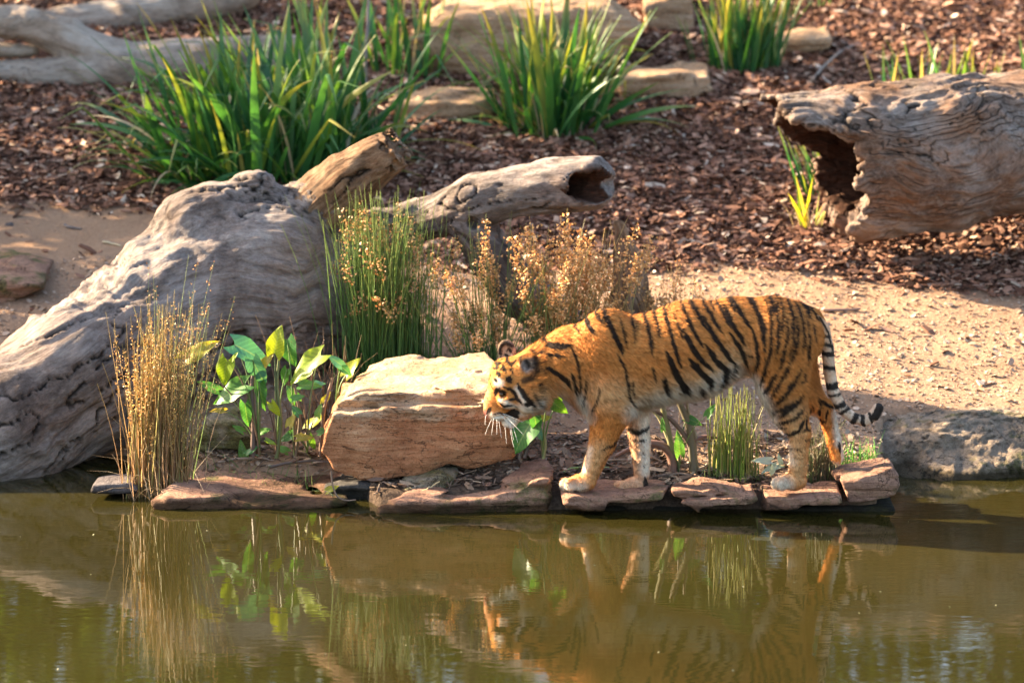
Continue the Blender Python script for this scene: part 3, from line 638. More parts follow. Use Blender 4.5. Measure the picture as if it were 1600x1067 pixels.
# ================================================================== TIGER
TY = .31                                   # the plane of its spine
def T(px, py, dy=0.0): return P(px, py, TY + dy)
TM = mpp(TY)
def build_tiger():
    h = .0043
    lo = np.minimum(T(742, 780, 0), T(742, 780, -.3)); hi = T(1392, 440, 0)
    S = SDF((lo[0], TY - .235, .035), (hi[0], TY + .235, hi[2] + .03), h)
    def cone(a, b, k=.03, sy=1.0): S.cone(T(*a[:3]), T(*b[:3]), a[3] * TM, b[3] * TM, k, sy)
    def ell(c, r, rot=None, k=.02, op='add'): S.ell(T(*c), np.array(r) * TM, rot, k, op)
    def rotxz(deg):                         # local x along the direction deg (0 = right, 90 = up)
        c, s = math.cos(R(deg)), math.sin(R(deg)); return [[c, 0, s], [0, 1, 0], [-s, 0, c]]
    # trunk
    cone((948, 566, 0, 68), (1010, 562, 0, 70), .03, .80)
    cone((1010, 562, 0, 70), (1080, 545, 0, 75), .03, .84)
    cone((1080, 543, 0, 74), (1150, 524, 0, 58), .03, .80)
    cone((1150, 522, 0, 58), (1215, 527, 0, 60), .03, .80)
    cone((1205, 515, 0, 52), (1238, 524, 0, 50), .03, .85)
    ell((948, 515, -.045), (34, 18, 32), None, .035); ell((958, 512, .045), (30, 18, 30), None, .035)       # shoulder blades
    # neck and chest
    cone((940, 556, 0, 62), (896, 562, 0, 52), .03, .82); cone((896, 562, 0, 52), (846, 578, 0, 42), .03, .88)
    cone((905, 590, 0, 34), (930, 610, 0, 40), .03, .9)
    # near front leg
    cone((950, 535, -.062, 48), (962, 598, -.075, 42), .035, .72)
    cone((962, 596, -.075, 40), (954, 642, -.072, 33), .025, .8)
    cone((953, 640, -.072, 32), (941, 692, -.066, 20.5), .02, .9); cone((941, 690, -.066, 20), (923, 738, -.062, 14), .012)
    ell((972, 640, -.072), (18, 12, 15), None, .02)
    # far front leg
    cone((965, 545, .062, 46), (985, 610, .07, 36), .03, .7); cone((985, 610, .07, 34), (995, 656, .06, 19), .02)
    cone((995, 655, .06, 19), (1000, 690, .05, 16), .015); cone((1000, 690, .05, 16), (1003, 740, .035, 12), .012)
    # near hind leg
    cone((1216, 540, -.055, 56), (1224, 602, -.07, 40), .035, .72); cone((1222, 605, -.07, 38), (1235, 645, -.07, 28), .02, .8)
    cone((1235, 643, -.07, 27), (1249, 676, -.068, 17), .015); cone((1258, 668, -.068, 9), (1254, 690, -.068, 10), .015)
    cone((1249, 676, -.068, 16), (1247, 735, -.062, 14), .012)
    # far hind leg, pushing off
    cone((1228, 550, .06, 48), (1252, 614, .075, 32), .03, .75); cone((1254, 616, .075, 30), (1286, 637, .075, 16), .02)
    ell((1297, 632, .075), (9, 8, 9), None, .012)
    cone((1290, 640, .075, 14), (1303, 688, .075, 11), .012); cone((1303, 688, .075, 11.5), (1308, 712, .075, 11), .012)
    for k in (-1.5, -.5, .5, 1.5): ell((1309, 717, .075 + k * .014), (7, 4.6, 9), None, .005)
    # paws: pad and four toes
    def paw(cx, cy, dy, L, Hh, Wd):
        ell((cx + 4, cy, dy), (L * .80, Wd, Hh), None, .012)
        for k, fx in ((-1.5, -.52), (-.5, -.78), (.5, -.78), (1.5, -.52)):
            ell((cx + L * fx, cy + 3.0, dy + k * Wd * .46 * TM), (L * .40, Wd * .34, Hh * .80), None, .0045)
    paw(906, 753, -.062, 27, 13, 17); paw(989, 756, .03, 26, 11.5, 16); paw(1236, 751, -.062, 26, 14, 17)
    # tail
    tl = [(1240, 488, 0, 18), (1270, 494, 0, 12), (1286, 514, 0, 9.5), (1293, 544, 0, 9), (1296, 580, 0, 8.5), (1302, 612, 0, 8.5), (1315, 637, 0, 8), (1334, 653, 0, 7.5), (1352, 657, 0, 7.5), (1366, 647, 0, 8), (1372, 637, 0, 7.5)]
    for a, b in zip(tl[:-1], tl[1:]): cone((*a[:3], a[3] * 1.1), (*b[:3], b[3] * 1.1), .006)
    # head
    cone((815, 588, 0, 35), (798, 592, 0, 34), .02, 1.06)
    ell((790, 580, 0), (18, 31, 22), rotxz(65), .02)                                  # forehead
    cone((790, 605, 0, 27), (777, 628, 0, 21), .018, .80)                             # bridge
    cone((777, 626, 0, 19), (771, 641, 0, 15.5), .012, .95)                           # muzzle
    ell((779, 644, -.022), (15, 12, 13), None, .012); ell((779, 644, .022), (15, 12, 13), None, .012)
    ell((764, 640, 0), (7, 10, 7), None, .008)                                        # nose
    cone((815, 640, 0, 18), (795, 655, 0, 10), .012, .95); ell((796, 660, 0), (12, 12, 9), None, .01)  # jaw
    ell((832, 612, -.055), (27, 21, 36), rotxz(-25), .025); ell((832, 612, .055), (27, 21, 36), rotxz(-25), .025)  # ruff
    ell((779, 603, -.045), (9, 8, 8), None, .015); ell((779, 603, .045), (9, 8, 8), None, .015)        # brow
    ell((795, 625, -.058), (17, 11, 14), None, .02); ell((795, 625, .058), (17, 11, 14), None, .02)    # cheekbone
    ell((787, 618, -.074), (5.5, 6, 4), rotxz(35), .006, 'sub')                      # eye socket
    ell((783, 650, -.05), (14, 6, 1.6), rotxz(8), .004, 'sub')                         # mouth line
    # ears: cupped
    for sgn, c, tw in ((-1, (825, 571, -.070), 0), (1, (792, 549, .068), 0)):
        S.cone(T(c[0] - 1, c[1] + 15, c[2] * .92), T(c[0], c[1] + 2, c[2]), 13 * TM, 12 * TM, .006, .5)
        ell((c[0], c[1], c[2]), (14.5, 7, 19.5), rotxz(10), .005)
        off = -.018
        ell((c[0] - 3, c[1] + 1, c[2] + off), (9.5, 7.5, 14), rotxz(10), .004, 'sub')
    v, f = S.mesh()
    v = laplace(v, f, 2, .5)
    return v, f
tv, tf = build_tiger()
# keep the one big piece only
tn = vnormals(tv, tf)

# ---- coat: stripes traced along the flank as lines in the body's own side plane (x, z)
REF = TY - .10
def c1(p): return (720 + p[0] * .3468, 430 + p[1] * .3468)
def c2(p): return (1040 + p[0] * .3467, 430 + p[1] * .3467)
def ch(p): return (740 + p[0] * .1687, 520 + p[1] * .1687)
STR = []
def stripes(conv, sc, lst, zone, ref=REF):
    for w, pts in lst:
        q = np.array([P(*conv(p), ref)[[0, 2]] for p in pts]); STR.append((q, w * sc * .5 * TM, zone))
stripes(c1, .3468, [
    (26, [(335, 318), (420, 322), (492, 316)]), (14, [(488, 312), (515, 360), (530, 430), (536, 520), (528, 552)]), (15, [(340, 366), (400, 358), (462, 360)]),
    (24, [(362, 403), (420, 430), (470, 465), (492, 505)]), (16, [(495, 430), (510, 480), (520, 545)]), (11, [(560, 465), (560, 530), (543, 592)]), (11, [(622, 495), (615, 550), (588, 612)]),
    (17, [(598, 165), (637, 212)]), (22, [(552, 195), (598, 252)]), (11, [(470, 232), (510, 245), (545, 268)]),
    (27, [(628, 145), (665, 215), (700, 280), (726, 340)]), (12, [(702, 335), (735, 410), (748, 480), (758, 550), (785, 592)]), (8, [(700, 340), (725, 400)]),
    (12, [(712, 188), (728, 240), (742, 310)]), (14, [(763, 186), (778, 240), (781, 295)]), (21, [(808, 160), (840, 230), (852, 290), (856, 348)]),
    (18, [(855, 150), (880, 210), (892, 268)]), (21, [(910, 145), (935, 230), (950, 290), (988, 400)]), (32, [(920, 325), (955, 410), (985, 470), (1008, 520)]), (44, [(990, 480), (1012, 520)]),
    (22, [(908, 440), (918, 490), (926, 530)]), (10, [(958, 178), (985, 240), (997, 274)]), (11, [(922, 126), (947, 168)]), (11, [(858, 395), (871, 465)]), (9, [(770, 455), (771, 545)]),
    (9, [(683, 168), (722, 160)]), (6, [(788, 205), (795, 250)])], 'body')
stripes(c1, .3468, [(13, [(643, 772), (690, 760), (718, 732)]), (8, [(738, 682), (777, 628)]), (7, [(650, 820), (690, 800)])], 'nearfront')
stripes(c1, .3468, [(27, [(742, 690), (800, 702), (856, 678)]), (10, [(752, 735), (835, 738)]), (24, [(828, 900), (836, 965)]), (7, [(815, 795), (828, 797)]), (6, [(820, 850), (830, 852)])], 'farfront', TY + .03)
stripes(c2, .3467, [
    (19, [(58, 116), (100, 200), (130, 260), (162, 308)]), (10, [(38, 182), (72, 275)]), (26, [(72, 232), (120, 320), (170, 380), (208, 418)]), (20, [(92, 102), (140, 170), (183, 240)]),
    (18, [(152, 112), (205, 185), (248, 250)]), (23, [(168, 186), (215, 270), (260, 330), (303, 394)]), (15, [(258, 348), (312, 398), (300, 425), (283, 458)]), (26, [(172, 296), (220, 370), (268, 420), (255, 470), (228, 514)]),
    (32, [(98, 356), (150, 420), (198, 470), (186, 504)]), (26, [(150, 495), (156, 535)]), (14, [(158, 98), (200, 130), (222, 168)]), (18, [(208, 108), (250, 160), (288, 230)]), (23, [(262, 146), (300, 220), (354, 305)]),
    (23, [(282, 250), (330, 320), (364, 408)]), (14, [(212, 88), (270, 110), (318, 168)]), (20, [(256, 92), (310, 130), (350, 190), (387, 242)]), (17, [(384, 230), (405, 300), (411, 380), (396, 444)]),
    (27, [(340, 84), (390, 130), (420, 180), (435, 240), (438, 326)]), (16, [(443, 105), (470, 170), (470, 260), (460, 350), (448, 424)]), (22, [(450, 86), (480, 130), (486, 176)]), (16, [(500, 105), (502, 200), (496, 300), (486, 355)]),
    (14, [(518, 100), (527, 180), (514, 255)]), (18, [(545, 105), (572, 190), (566, 280), (558, 305)]), (16, [(546, 185), (540, 270), (520, 350), (498, 424)]), (16, [(576, 115), (610, 180), (620, 270), (610, 336)]),
    (17, [(590, 175), (590, 260), (570, 340), (530, 430), (490, 500), (462, 555)]), (15, [(446, 355), (440, 430), (422, 494)]), (21, [(492, 425), (460, 490), (438, 530)]), (14, [(360, 350), (392, 360)]),
    (24, [(608, 416), (570, 470), (530, 530), (476, 584)]), (10, [(626, 428), (622, 470), (588, 476)]), (24, [(564, 560), (520, 590), (476, 612)]), (24, [(614, 532), (570, 580), (498, 634)]),
    (22, [(622, 588), (580, 630), (510, 662)]), (9, [(512, 680), (548, 683)]), (19, [(626, 640), (600, 690), (560, 716), (526, 712)]), (8, [(556, 786), (602, 780)]), (10, [(634, 610), (634, 690), (606, 702)]), (9, [(628, 740), (658, 742)]), (9, [(630, 680), (656, 704)]),
    (11, [(634, 186), (646, 280), (640, 405)]), (15, [(652, 140), (692, 214)]), (26, [(606, 115), (640, 160), (652, 195)]), (9, [(630, 295), (636, 375)]), (8, [(560, 300), (545, 360)]), (12, [(664, 220), (676, 300)])], 'body')
stripes(c2, .3467, [(13, [(658, 570), (642, 626)]), (15, [(684, 540), (694, 580), (690, 626)]), (18, [(695, 552), (725, 578), (752, 592)]), (12, [(728, 598), (720, 648)]), (18, [(778, 745), (792, 800)]), (12, [(690, 650), (720, 655)])], 'farhind', TY + .06)
for (x, y, w, dx, dy) in ((684, 200, 12, .4, 1), (706, 262, 14, 1, .35), (722, 305, 20, 1, .2), (730, 348, 27, 1, .1), (738, 412, 25, 1, .1), (750, 492, 33, 1, -.15), (766, 532, 13, 1, -.2), (784, 580, 27, 1, -.35), (802, 606, 20, 1, -.6), (845, 648, 26, .6, -1), (888, 661, 20, .1, 1), (928, 652, 15, .3, 1)):
    n = math.hypot(dx, dy); stripes(c2, .3467, [(w, [(x - 34 * dx / n, y - 34 * dy / n), (x + 34 * dx / n, y + 34 * dy / n)])], 'tail', TY)
stripes(c2, .3467, [(46, [(948, 628), (966, 590)]), (10, [(690, 180), (730, 250), (752, 330)])], 'tail', TY)
stripes(ch, .1687, [
    (13, [(225, 236), (275, 234)]), (19, [(212, 272), (268, 260)]), (15, [(186, 312), (255, 288)]), (13, [(170, 354), (230, 322)]), (23, [(288, 262), (350, 308)]), (28, [(268, 305), (292, 364)]), (34, [(215, 366), (248, 402)]),
    (27, [(192, 428), (214, 448)]), (44, [(250, 560), (290, 572)]), (24, [(225, 540), (300, 545)]), (48, [(306, 408), (342, 442)]), (33, [(200, 592), (208, 540), (240, 512)]), (26, [(276, 490), (340, 510), (380, 555), (402, 602), (450, 650)]), (21, [(318, 612), (404, 600)]),
    (20, [(232, 648), (280, 676), (368, 664)]), (36, [(408, 456), (450, 540), (500, 610), (550, 664)]), (30, [(468, 640), (512, 656)]), (90, [(350, 775), (405, 752)]), (26, [(270, 770), (420, 745)]), (14, [(165, 768), (230, 745), (295, 770)]), (28, [(122, 772), (156, 706)]),
    (24, [(318, 206), (354, 244)]), (12, [(618, 416), (694, 566)]), (10, [(658, 476), (704, 606)]), (10, [(580, 430), (640, 560)]), (14, [(350, 300), (400, 260)]), (9, [(150, 430), (140, 480)]), (9, [(160, 395), (150, 430)]), (9, [(160, 500), (185, 540)]),
    (12, [(230, 300), (200, 330)]), (10, [(255, 330), (240, 350)]), (8, [(380, 670), (400, 690)]), (9, [(600, 300), (645, 420)]), (8, [(565, 430), (625, 640)]), (8, [(525, 500), (600, 690)]), (8, [(640, 590), (662, 715)]), (9, [(560, 560), (620, 720)]), (8, [(690, 430), (720, 560)]), (12, [(180, 290), (225, 262)]), (11, [(300, 240), (330, 200)]), (10, [(150, 470), (165, 510)]), (14, [(330, 330), (370, 372)])], 'head', TY - .07)
STR = [(q, w * (1.3 if z_ == 'head' else .95), z_) for q, w, z_ in STR]
def seg_dist(p, q):
    """distance of points p (n,2) to polyline q and position 0..1 along it"""
    L = np.linalg.norm(np.diff(q, axis=0), axis=1); cum = np.concatenate([[0], np.cumsum(L)]); best = np.full(len(p), 9.0); tt = np.zeros(len(p))
    for i in range(len(q) - 1):
        ab = q[i + 1] - q[i]; t = np.clip(((p - q[i]) @ ab) / max(ab @ ab, 1e-12), 0, 1); d = np.linalg.norm(p - q[i] - t[:, None] * ab, axis=1)
        m = d < best; best[m] = d[m]; tt[m] = (cum[i] + t[m] * L[i]) / cum[-1]
    return best, tt
def blob(p, lst, ref):
    out = np.zeros(len(p))
    for pts, r, soft in lst:
        q = np.array([P(x, y, ref)[[0, 2]] for x, y in pts])
        if len(q) == 1: d = np.linalg.norm(p - q[0], axis=1)
        else: d, _ = seg_dist(p, q)
        out = np.maximum(out, sstep((r + soft) * TM, (r - soft) * TM, d))
    return out
XN = lambda px: P(px, 600, TY)[0]
def zones(v):
    x, y, z = v.T
    far = y > TY + .012
    tq = np.array([T(*q)[[0, 2]] for q in ((1274, 500), (1287, 514), (1293, 544), (1296, 580), (1302, 612), (1315, 637), (1334, 653), (1352, 657), (1366, 647), (1372, 637))])
    td, _ = seg_dist(v[:, [0, 2]], tq); tail = (td < 11.5 * TM) & (np.abs(y - TY) < .031) & (x > XN(1272))
    tail |= (x > XN(1318))
    fh = (x > XN(1235)) & far & ~tail & (z < P(0, 600, TY)[2])
    ff = (x > XN(950)) & (x < XN(1040)) & (y > TY - .018) & (z < P(0, 628, TY)[2])
    nf = (x < XN(1000)) & ~ff & (z < P(0, 655, TY)[2]) & (x > XN(860))
    hd = (x < XN(846))
    return dict(tail=tail, farhind=fh, farfront=ff, nearfront=nf, head=hd, body=~(tail | fh | ff | nf))
def coat(v, n):
    x, y, z = v.T; zn = zones(v)
    jit = .0022 * np.stack([noise(v, 130, 1), noise(v, 130, 2)], 1) + .003 * np.stack([noise(v, 35, 3), noise(v, 35, 4)], 1)
    p = v[:, [0, 2]] + jit
    base = np.tile(np.array([.58, .235, .062]), (len(v), 1))
    low = blob(p, [([(930, 610), (1010, 618), (1100, 592), (1150, 560)], 22, 22), ([(1236, 640), (1247, 740)], 14, 20), ([(935, 700), (922, 740)], 12, 16), ([(845, 625), (890, 605)], 14, 16)], REF)
    base += low[:, None] * (np.array([.70, .42, .20]) - base) * .9
    dark = blob(p, [([(960, 490), (1080, 468), (1180, 462), (1250, 480)], 10, 22)], REF); base *= (1 - .18 * dark)[:, None]
    base *= (1 + .16 * noise(v, 16, 5) + .22 * noise(v * np.array([.3, 1, 1]), 130, 6) + .12 * noise(v, 60, 8))[:, None]
    white = blob(p, [([(995, 642), (1045, 622), (1095, 614), (1120, 602)], 19, 14), ([(1100, 606), (1145, 582)], 15, 13), ([(903, 622), (918, 650)], 9, 9), ([(1176, 592), (1198, 635), (1218, 680), (1232, 720)], 9, 9),
                     ([(1206, 758), (1228, 758)], 11, 9), ([(876, 762), (908, 762)], 9, 9), ([(922, 700), (914, 736)], 3, 7)], REF) * ~zn['head']
    white = np.maximum(white, zn['farfront'] * np.maximum(blob(p, [([(1010, 650), (1010, 730)], 13, 12), ([(962, 763), (985, 766)], 8, 8)], TY + .04), .35 * sstep(TY + .085, TY + .03, y)))
    white = np.maximum(white, zn['farhind'] * blob(p, [([(1306, 640), (1309, 690)], 6, 5), ([(1300, 722), (1312, 724)], 4, 3)], TY + .07))
    white = np.maximum(white, (.62 - .35 * sstep(XN(1305), XN(1280), x)) * zn['tail'])
    hw = blob(p, [([(779, 597)], 8, 4), ([(783, 625)], 4, 3), ([(790, 628)], 4, 3), ([(812, 612), (820, 622)], 4, 4), ([(776, 656), (802, 666)], 10, 4), ([(818, 642), (842, 640)], 13, 9), ([(808, 606), (824, 634)], 4, 5), ([(793, 632), (805, 636)], 5, 5), ([(768, 652), (782, 655)], 6, 4),
                  ([(842, 630), (850, 640)], 8, 8)], TY - .07) * zn['head']
    white = np.maximum(white, hw)
    belly = sstep(-.55, -.9, n[:, 2]) * (z > P(0, 660, TY)[2]) * (1 - zn['tail'])
    white = np.maximum(white, .8 * belly)
    wc = np.tile(np.array([.74, .64, .52]), (len(v), 1))
    col = base + white[:, None] * (wc - base)
    yel = blob(p, [([(785, 560), (770, 590)], 14, 12)], TY - .05) * zn['head']; col += yel[:, None] * (1 - white)[:, None] * (np.array([.62, .32, .07]) - col) * .6
    pale = blob(p, [([(760, 612), (756, 636)], 6, 5)], TY - .02) * zn['head']; col += pale[:, None] * (np.array([.55, .30, .15]) - col) * .7
    ear = blob(p, [([(824, 572)], 11, 4)], TY - .09) * zn['head'] * (y < TY - .045); col += ear[:, None] * (np.array([.33, .27, .235]) * (1 + .5 * noise(v * np.array([1, 1, .3]), 160, 31))[:, None] - col)
    eard = blob(p, [([(834, 562), (836, 580), (827, 592), (818, 594)], 4.5, 2.5), ([(812, 566), (815, 556), (824, 550), (833, 556)], 2.2, 1.5), ([(822, 566), (826, 574)], 3, 2)], TY - .09) * (y < TY - .03) * zn['head']
    efar = (y > TY + .03) & (z > P(0, 566, TY)[2]) & (x < XN(806)) & (x > XN(774))
    black = eard * .9
    black = np.maximum(black, efar * blob(p, [([(779, 556), (782, 541), (790, 534), (800, 540)], 4, 3)], TY + .07))
    col[efar] = col[efar] * .4 + np.array([.45, .38, .32]) * .6
    nose = blob(p, [([(758, 642), (760, 650)], 4, 2.5)], TY) * zn['head']; col += nose[:, None] * (np.array([.30, .11, .085]) - col)
    for q, hw_, zn_ in STR:
        lo_, hi_ = q.min(0) - hw_ - .01, q.max(0) + hw_ + .01
        m = zn[zn_] & (p[:, 0] > lo_[0]) & (p[:, 0] < hi_[0]) & (p[:, 1] > lo_[1]) & (p[:, 1] < hi_[1])
        idx = np.nonzero(m)[0]
        if not len(idx): continue
        d, t = seg_dist(p[idx], q)
        tap = 1.0 if zn_ == 'tail' else np.clip(np.minimum(t, 1 - t) * 5, .25, 1) ** .6
        w = hw_ * tap * (1 + .25 * noise(v[idx], 28, 7))
        black[idx] = np.maximum(black[idx], sstep(w + .0016, w - .0016, d))
    col += black[:, None] * (np.array([.016, .013, .012]) - col) * .97
    return np.clip(col, .008, .9)
tcol = coat(tv, tn)
tiger = empty('tiger', T(1040, 768)); tag(tiger, 'striped orange tiger walking left along the pond edge, head lowered', 'tiger')
def fur_mat(name, transl):
    m, nt, b = new_mat(name); c = attr(nt, 'col'); nt.links.new(c, b.inputs['Base Color']); b.inputs['Roughness'].default_value = .7; b.inputs['Specular IOR Level'].default_value = .10
    b.inputs['Sheen Weight'].default_value = .0; b.inputs['Sheen Tint'].default_value = (1, .8, .55, 1)
    if transl:
        t = N(nt, 'BsdfTranslucent'); nt.links.new(c, t.inputs['Color']); mx = N(nt, 'MixShader'); mx.inputs[0].default_value = transl
        nt.links.new(b.outputs[0], mx.inputs[1]); nt.links.new(t.outputs[0], mx.inputs[2]); nt.links.new(mx.outputs[0], nt.nodes['Material Output'].inputs['Surface'])
    return m
me = make_mesh('body', tv, tf); set_color(me, tcol); body = link('body', me, fur_mat('tiger_coat', 0), tiger)
# fur: short blades laid along the coat
def fur():
    a, b_, c_, d_ = (tv[tf[:, k]] for k in range(4)); area = .5 * np.linalg.norm(np.cross(c_ - a, d_ - b_), axis=1)
    n = 300000; fx = tv[tf[:, 0], 0]; area = area * (1 + 1.6 * (fx < XN(850))); fi = rng.choice(len(tf), n, p=area / area.sum()); u, w = rng.random((2, n, 1))
    p = (a[fi] * (1 - u) * (1 - w) + b_[fi] * u * (1 - w) + c_[fi] * u * w + d_[fi] * (1 - u) * w)
    nn = tn[tf[fi]].mean(1); nn /= np.linalg.norm(nn, axis=1)[:, None]
    zn = zones(p); x, y, z = p.T
    flow = np.tile(np.array([.85, 0, -.5]), (n, 1))
    leg = z < P(0, 640, TY)[2]; flow[leg & ~zn['head']] = (.1, 0, -1)
    noset = T(762, 640); hd = zn['head']; flow[hd] = p[hd] - noset; flow[hd] /= np.linalg.norm(flow[hd], axis=1)[:, None] + 1e-6
    tl = zn['tail']; flow[tl] = (.25, 0, -1)
    tan = flow - (flow * nn).sum(1)[:, None] * nn; tan /= np.linalg.norm(tan, axis=1)[:, None] + 1e-6
    q = p[:, [0, 2]]
    L = np.full(n, .016)
    L += .016 * blob(q, [([(1000, 632), (1050, 615), (1110, 605), (1150, 580)], 16, 14)], TY) + .014 * blob(q, [([(858, 600), (850, 640)], 12, 12), ([(880, 610), (918, 640)], 10, 10)], TY)
    L += .006 * blob(q, [([(1190, 620), (1215, 670)], 10, 10)], TY)
    L[leg & ~hd] *= .75; L[hd] = .007 + .030 * sstep(XN(815), XN(850), x[hd]); L[tl] = .009
    L *= rng.uniform(.6, 1.35, n)
    lift = rng.uniform(.22, .5, n) + .15 * (L > .02)
    dr = tan + nn * lift[:, None] + rng.normal(0, .16, (n, 3)); dr /= np.linalg.norm(dr, axis=1)[:, None]
    side = np.cross(dr, nn); side /= np.linalg.norm(side, axis=1)[:, None] + 1e-6
    wd = rng.uniform(.0007, .0014, n)[:, None]
    root = p - nn * .001; droop = np.zeros((n, 3)); droop[:, 2] = -.25 * L * (L > .018)
    V_ = np.stack([root - side * wd, root + side * wd, root + dr * L[:, None] + droop], 1).reshape(-1, 3)
    F_ = np.arange(3 * n).reshape(-1, 3)
    col = coat(p, nn) * rng.uniform(.6, 1.4, (n, 1))
    me = make_mesh('fur', V_, F_); set_color(me, np.repeat(np.clip(col, 0, .9), 3, 0))
    nj = np.stack([noise(p * np.array([.3, 1, 1]), 110, k) for k in (21, 22, 23)], 1); nr = np.repeat(nn + .9 * nj + .35 * rng.normal(0, 1, (n, 3)), 3, 0); nr /= np.linalg.norm(nr, axis=1)[:, None]
    me.normals_split_custom_set_from_vertices(nr.astype(np.float32))
    o = link('fur', me, fur_mat('tiger_fur', .35), tiger); o['kind'] = 'stuff'
fur()
def surf(px, py, ref=-.07):
    q = P(px, py, TY + ref); m = (np.abs(tv[:, 0] - q[0]) < .006) & (np.abs(tv[:, 2] - q[2]) < .006)
    return tv[m][np.argmin(tv[m][:, 1])] if m.any() else q
def tube(pts, rad, sides=5):
    pts = np.asarray(pts, float); n = len(pts); rad = np.broadcast_to(rad, n); t = np.gradient(pts, axis=0); t /= np.linalg.norm(t, axis=1)[:, None]
    up = np.array([.3, .5, .81]); s = np.cross(t, up); s /= np.linalg.norm(s, axis=1)[:, None]; w = np.cross(s, t)
    a = np.arange(sides) * 2 * math.pi / sides
    V_ = (pts[:, None] + rad[:, None, None] * (np.cos(a)[None, :, None] * s[:, None] + np.sin(a)[None, :, None] * w[:, None])).reshape(-1, 3)
    i, j = np.meshgrid(np.arange(n - 1), np.arange(sides), indexing='ij'); a0 = (i * sides + j).ravel(); a1 = (i * sides + (j + 1) % sides).ravel()
    return V_, np.stack([a0, a1, a1 + sides, a0 + sides], 1)
def join(parts):
    V_, F_, o = [], [], 0
    for v, f in parts: V_.append(v); F_.append(f + o); o += len(v)
    return np.concatenate(V_), np.concatenate(F_)
# eyes
m, nt, b = new_mat('tiger_eye'); b.inputs['Base Color'].default_value = (.05, .03, .012, 1); b.inputs['Roughness'].default_value = .1
def ball(c, r, n=10):
    th, ph = np.meshgrid(np.linspace(0, math.pi, n), np.linspace(0, 2 * math.pi, 2 * n), indexing='ij')
    V_ = np.stack([np.sin(th) * np.cos(ph), np.sin(th) * np.sin(ph), np.cos(th)], -1).reshape(-1, 3) * r + c
    i, j = np.meshgrid(np.arange(n - 1), np.arange(2 * n - 1), indexing='ij'); k = (i * 2 * n + j).ravel()
    return V_, np.stack([k, k + 2 * n, k + 2 * n + 1, k + 1], 1)
es = surf(785, 617); MAT_EYE = m
for sg in (-1, 1):
    c_ = es.copy(); c_[1] = es[1] + .007 if sg < 0 else 2 * TY - es[1] - .007
    link('eye', make_mesh('eye', *ball(c_, .0115)), m, tiger)
# whiskers
m, nt, b = new_mat('whisker'); b.inputs['Base Color'].default_value = (.85, .82, .75, 1); b.inputs['Roughness'].default_value = .4
parts = []
for (sx, sy_, ex, ey) in ((160, 800, 105, 940), (175, 800, 165, 940), (200, 800, 215, 940), (235, 800, 258, 968), (280, 850, 305, 1020), (320, 860, 372, 1052), (350, 850, 372, 990), (370, 840, 408, 1010), (250, 760, 375, 885), (270, 750, 455, 825), (290, 770, 460, 938), (110, 780, 108, 850)):
    a = surf(*ch((sx, sy_)), ref=-.05); e_ = P(*ch((ex, ey)), TY - .05 - random.uniform(.02, .09)); a[1] += .004
    mid = (a + e_) / 2 + np.array([random.uniform(-.006, .002), -.012, .008])
    tq = np.linspace(0, 1, 7)[:, None]; pts = (1 - tq) ** 2 * a + 2 * tq * (1 - tq) * mid + tq ** 2 * e_
    parts.append(tube(pts, np.linspace(.0007, .0003, 7), 4))
link('whiskers', make_mesh('whiskers', *join(parts)), m, tiger)

# ================================================================== PLANTS
def plant_mat(name, stops, transl=.35, tipcol=None, rough=.45, vcol=False, geo=False, broad=False):
    m, nt, b = new_mat(name)
    if vcol: c = attr(nt, 'col')
    elif geo: c = ramp(nt, N(nt, 'NewGeometry').outputs['Random Per Island'], [(0, (.024, .10, .034)), (.5, (.036, .14, .042)), (.9, (.062, .18, .036)), (1, (.14, .24, .035))])
    else:
        rnd = N(nt, 'ObjectInfo').outputs['Random']; c = ramp(nt, rnd, stops)
    if tipcol is not None:
        tip = attr(nt, 'tip', 'Fac'); rnd2 = N(nt, 'ObjectInfo').outputs['Random']
        f = math_n(nt, 'MULTIPLY', ramp(nt, tip, [(.55, (0, 0, 0)), (1.0, (1, 1, 1))]), math_n(nt, 'FRACT', math_n(nt, 'MULTIPLY', rnd2, 7.3)))
        c = mix(nt, f, c, tipcol)
        vein = tnoise(nt, mapping(nt, coord(nt), (60, 60, 1.5)), 3, 2); c = mix(nt, .35, c, ramp(nt, vein, [(.3, (.5, .5, .5)), (.7, (1.2, 1.2, 1.2))]), 'MULTIPLY')
    if broad:
        oc = coord(nt); rib = ramp(nt, attr(nt, 'rib', 'Fac'), [(.7, (0, 0, 0)), (1.0, (1, 1, 1))])
        c = mix(nt, math_n(nt, 'MULTIPLY', rib, .5), c, (.30, .40, .14))
        sx = N(nt, 'SeparateXYZ'); nt.links.new(oc, sx.inputs[0]); vn = math_n(nt, 'SINE', math_n(nt, 'MULTIPLY', math_n(nt, 'SUBTRACT', sx.outputs[1], math_n(nt, 'MULTIPLY', math_n(nt, 'ABSOLUTE', sx.outputs[0]), .9)), 48))
        c = mix(nt, .5, c, ramp(nt, vn, [(.0, (.72, .72, .72)), (.85, (1, 1, 1)), (1.0, (1.35, 1.3, 1.2))]), 'MULTIPLY')
        c = mix(nt, ramp(nt, tnoise(nt, oc, 5, 6, .7), [(.60, (0, 0, 0)), (.68, (1, 1, 1))]), c, (.24, .15, .05))
    nt.links.new(c, b.inputs['Base Color']); b.inputs['Roughness'].default_value = rough
    t = N(nt, 'BsdfTranslucent'); ct = mix(nt, 1.0, c, (1.5, 1.35, .5), 'MULTIPLY'); nt.links.new(ct, t.inputs['Color'])
    mx = N(nt, 'MixShader'); mx.inputs[0].default_value = transl
    nt.links.new(b.outputs[0], mx.inputs[1]); nt.links.new(t.outputs[0], mx.inputs[2]); nt.links.new(mx.outputs[0], nt.nodes['Material Output'].inputs['Surface'])
    return m
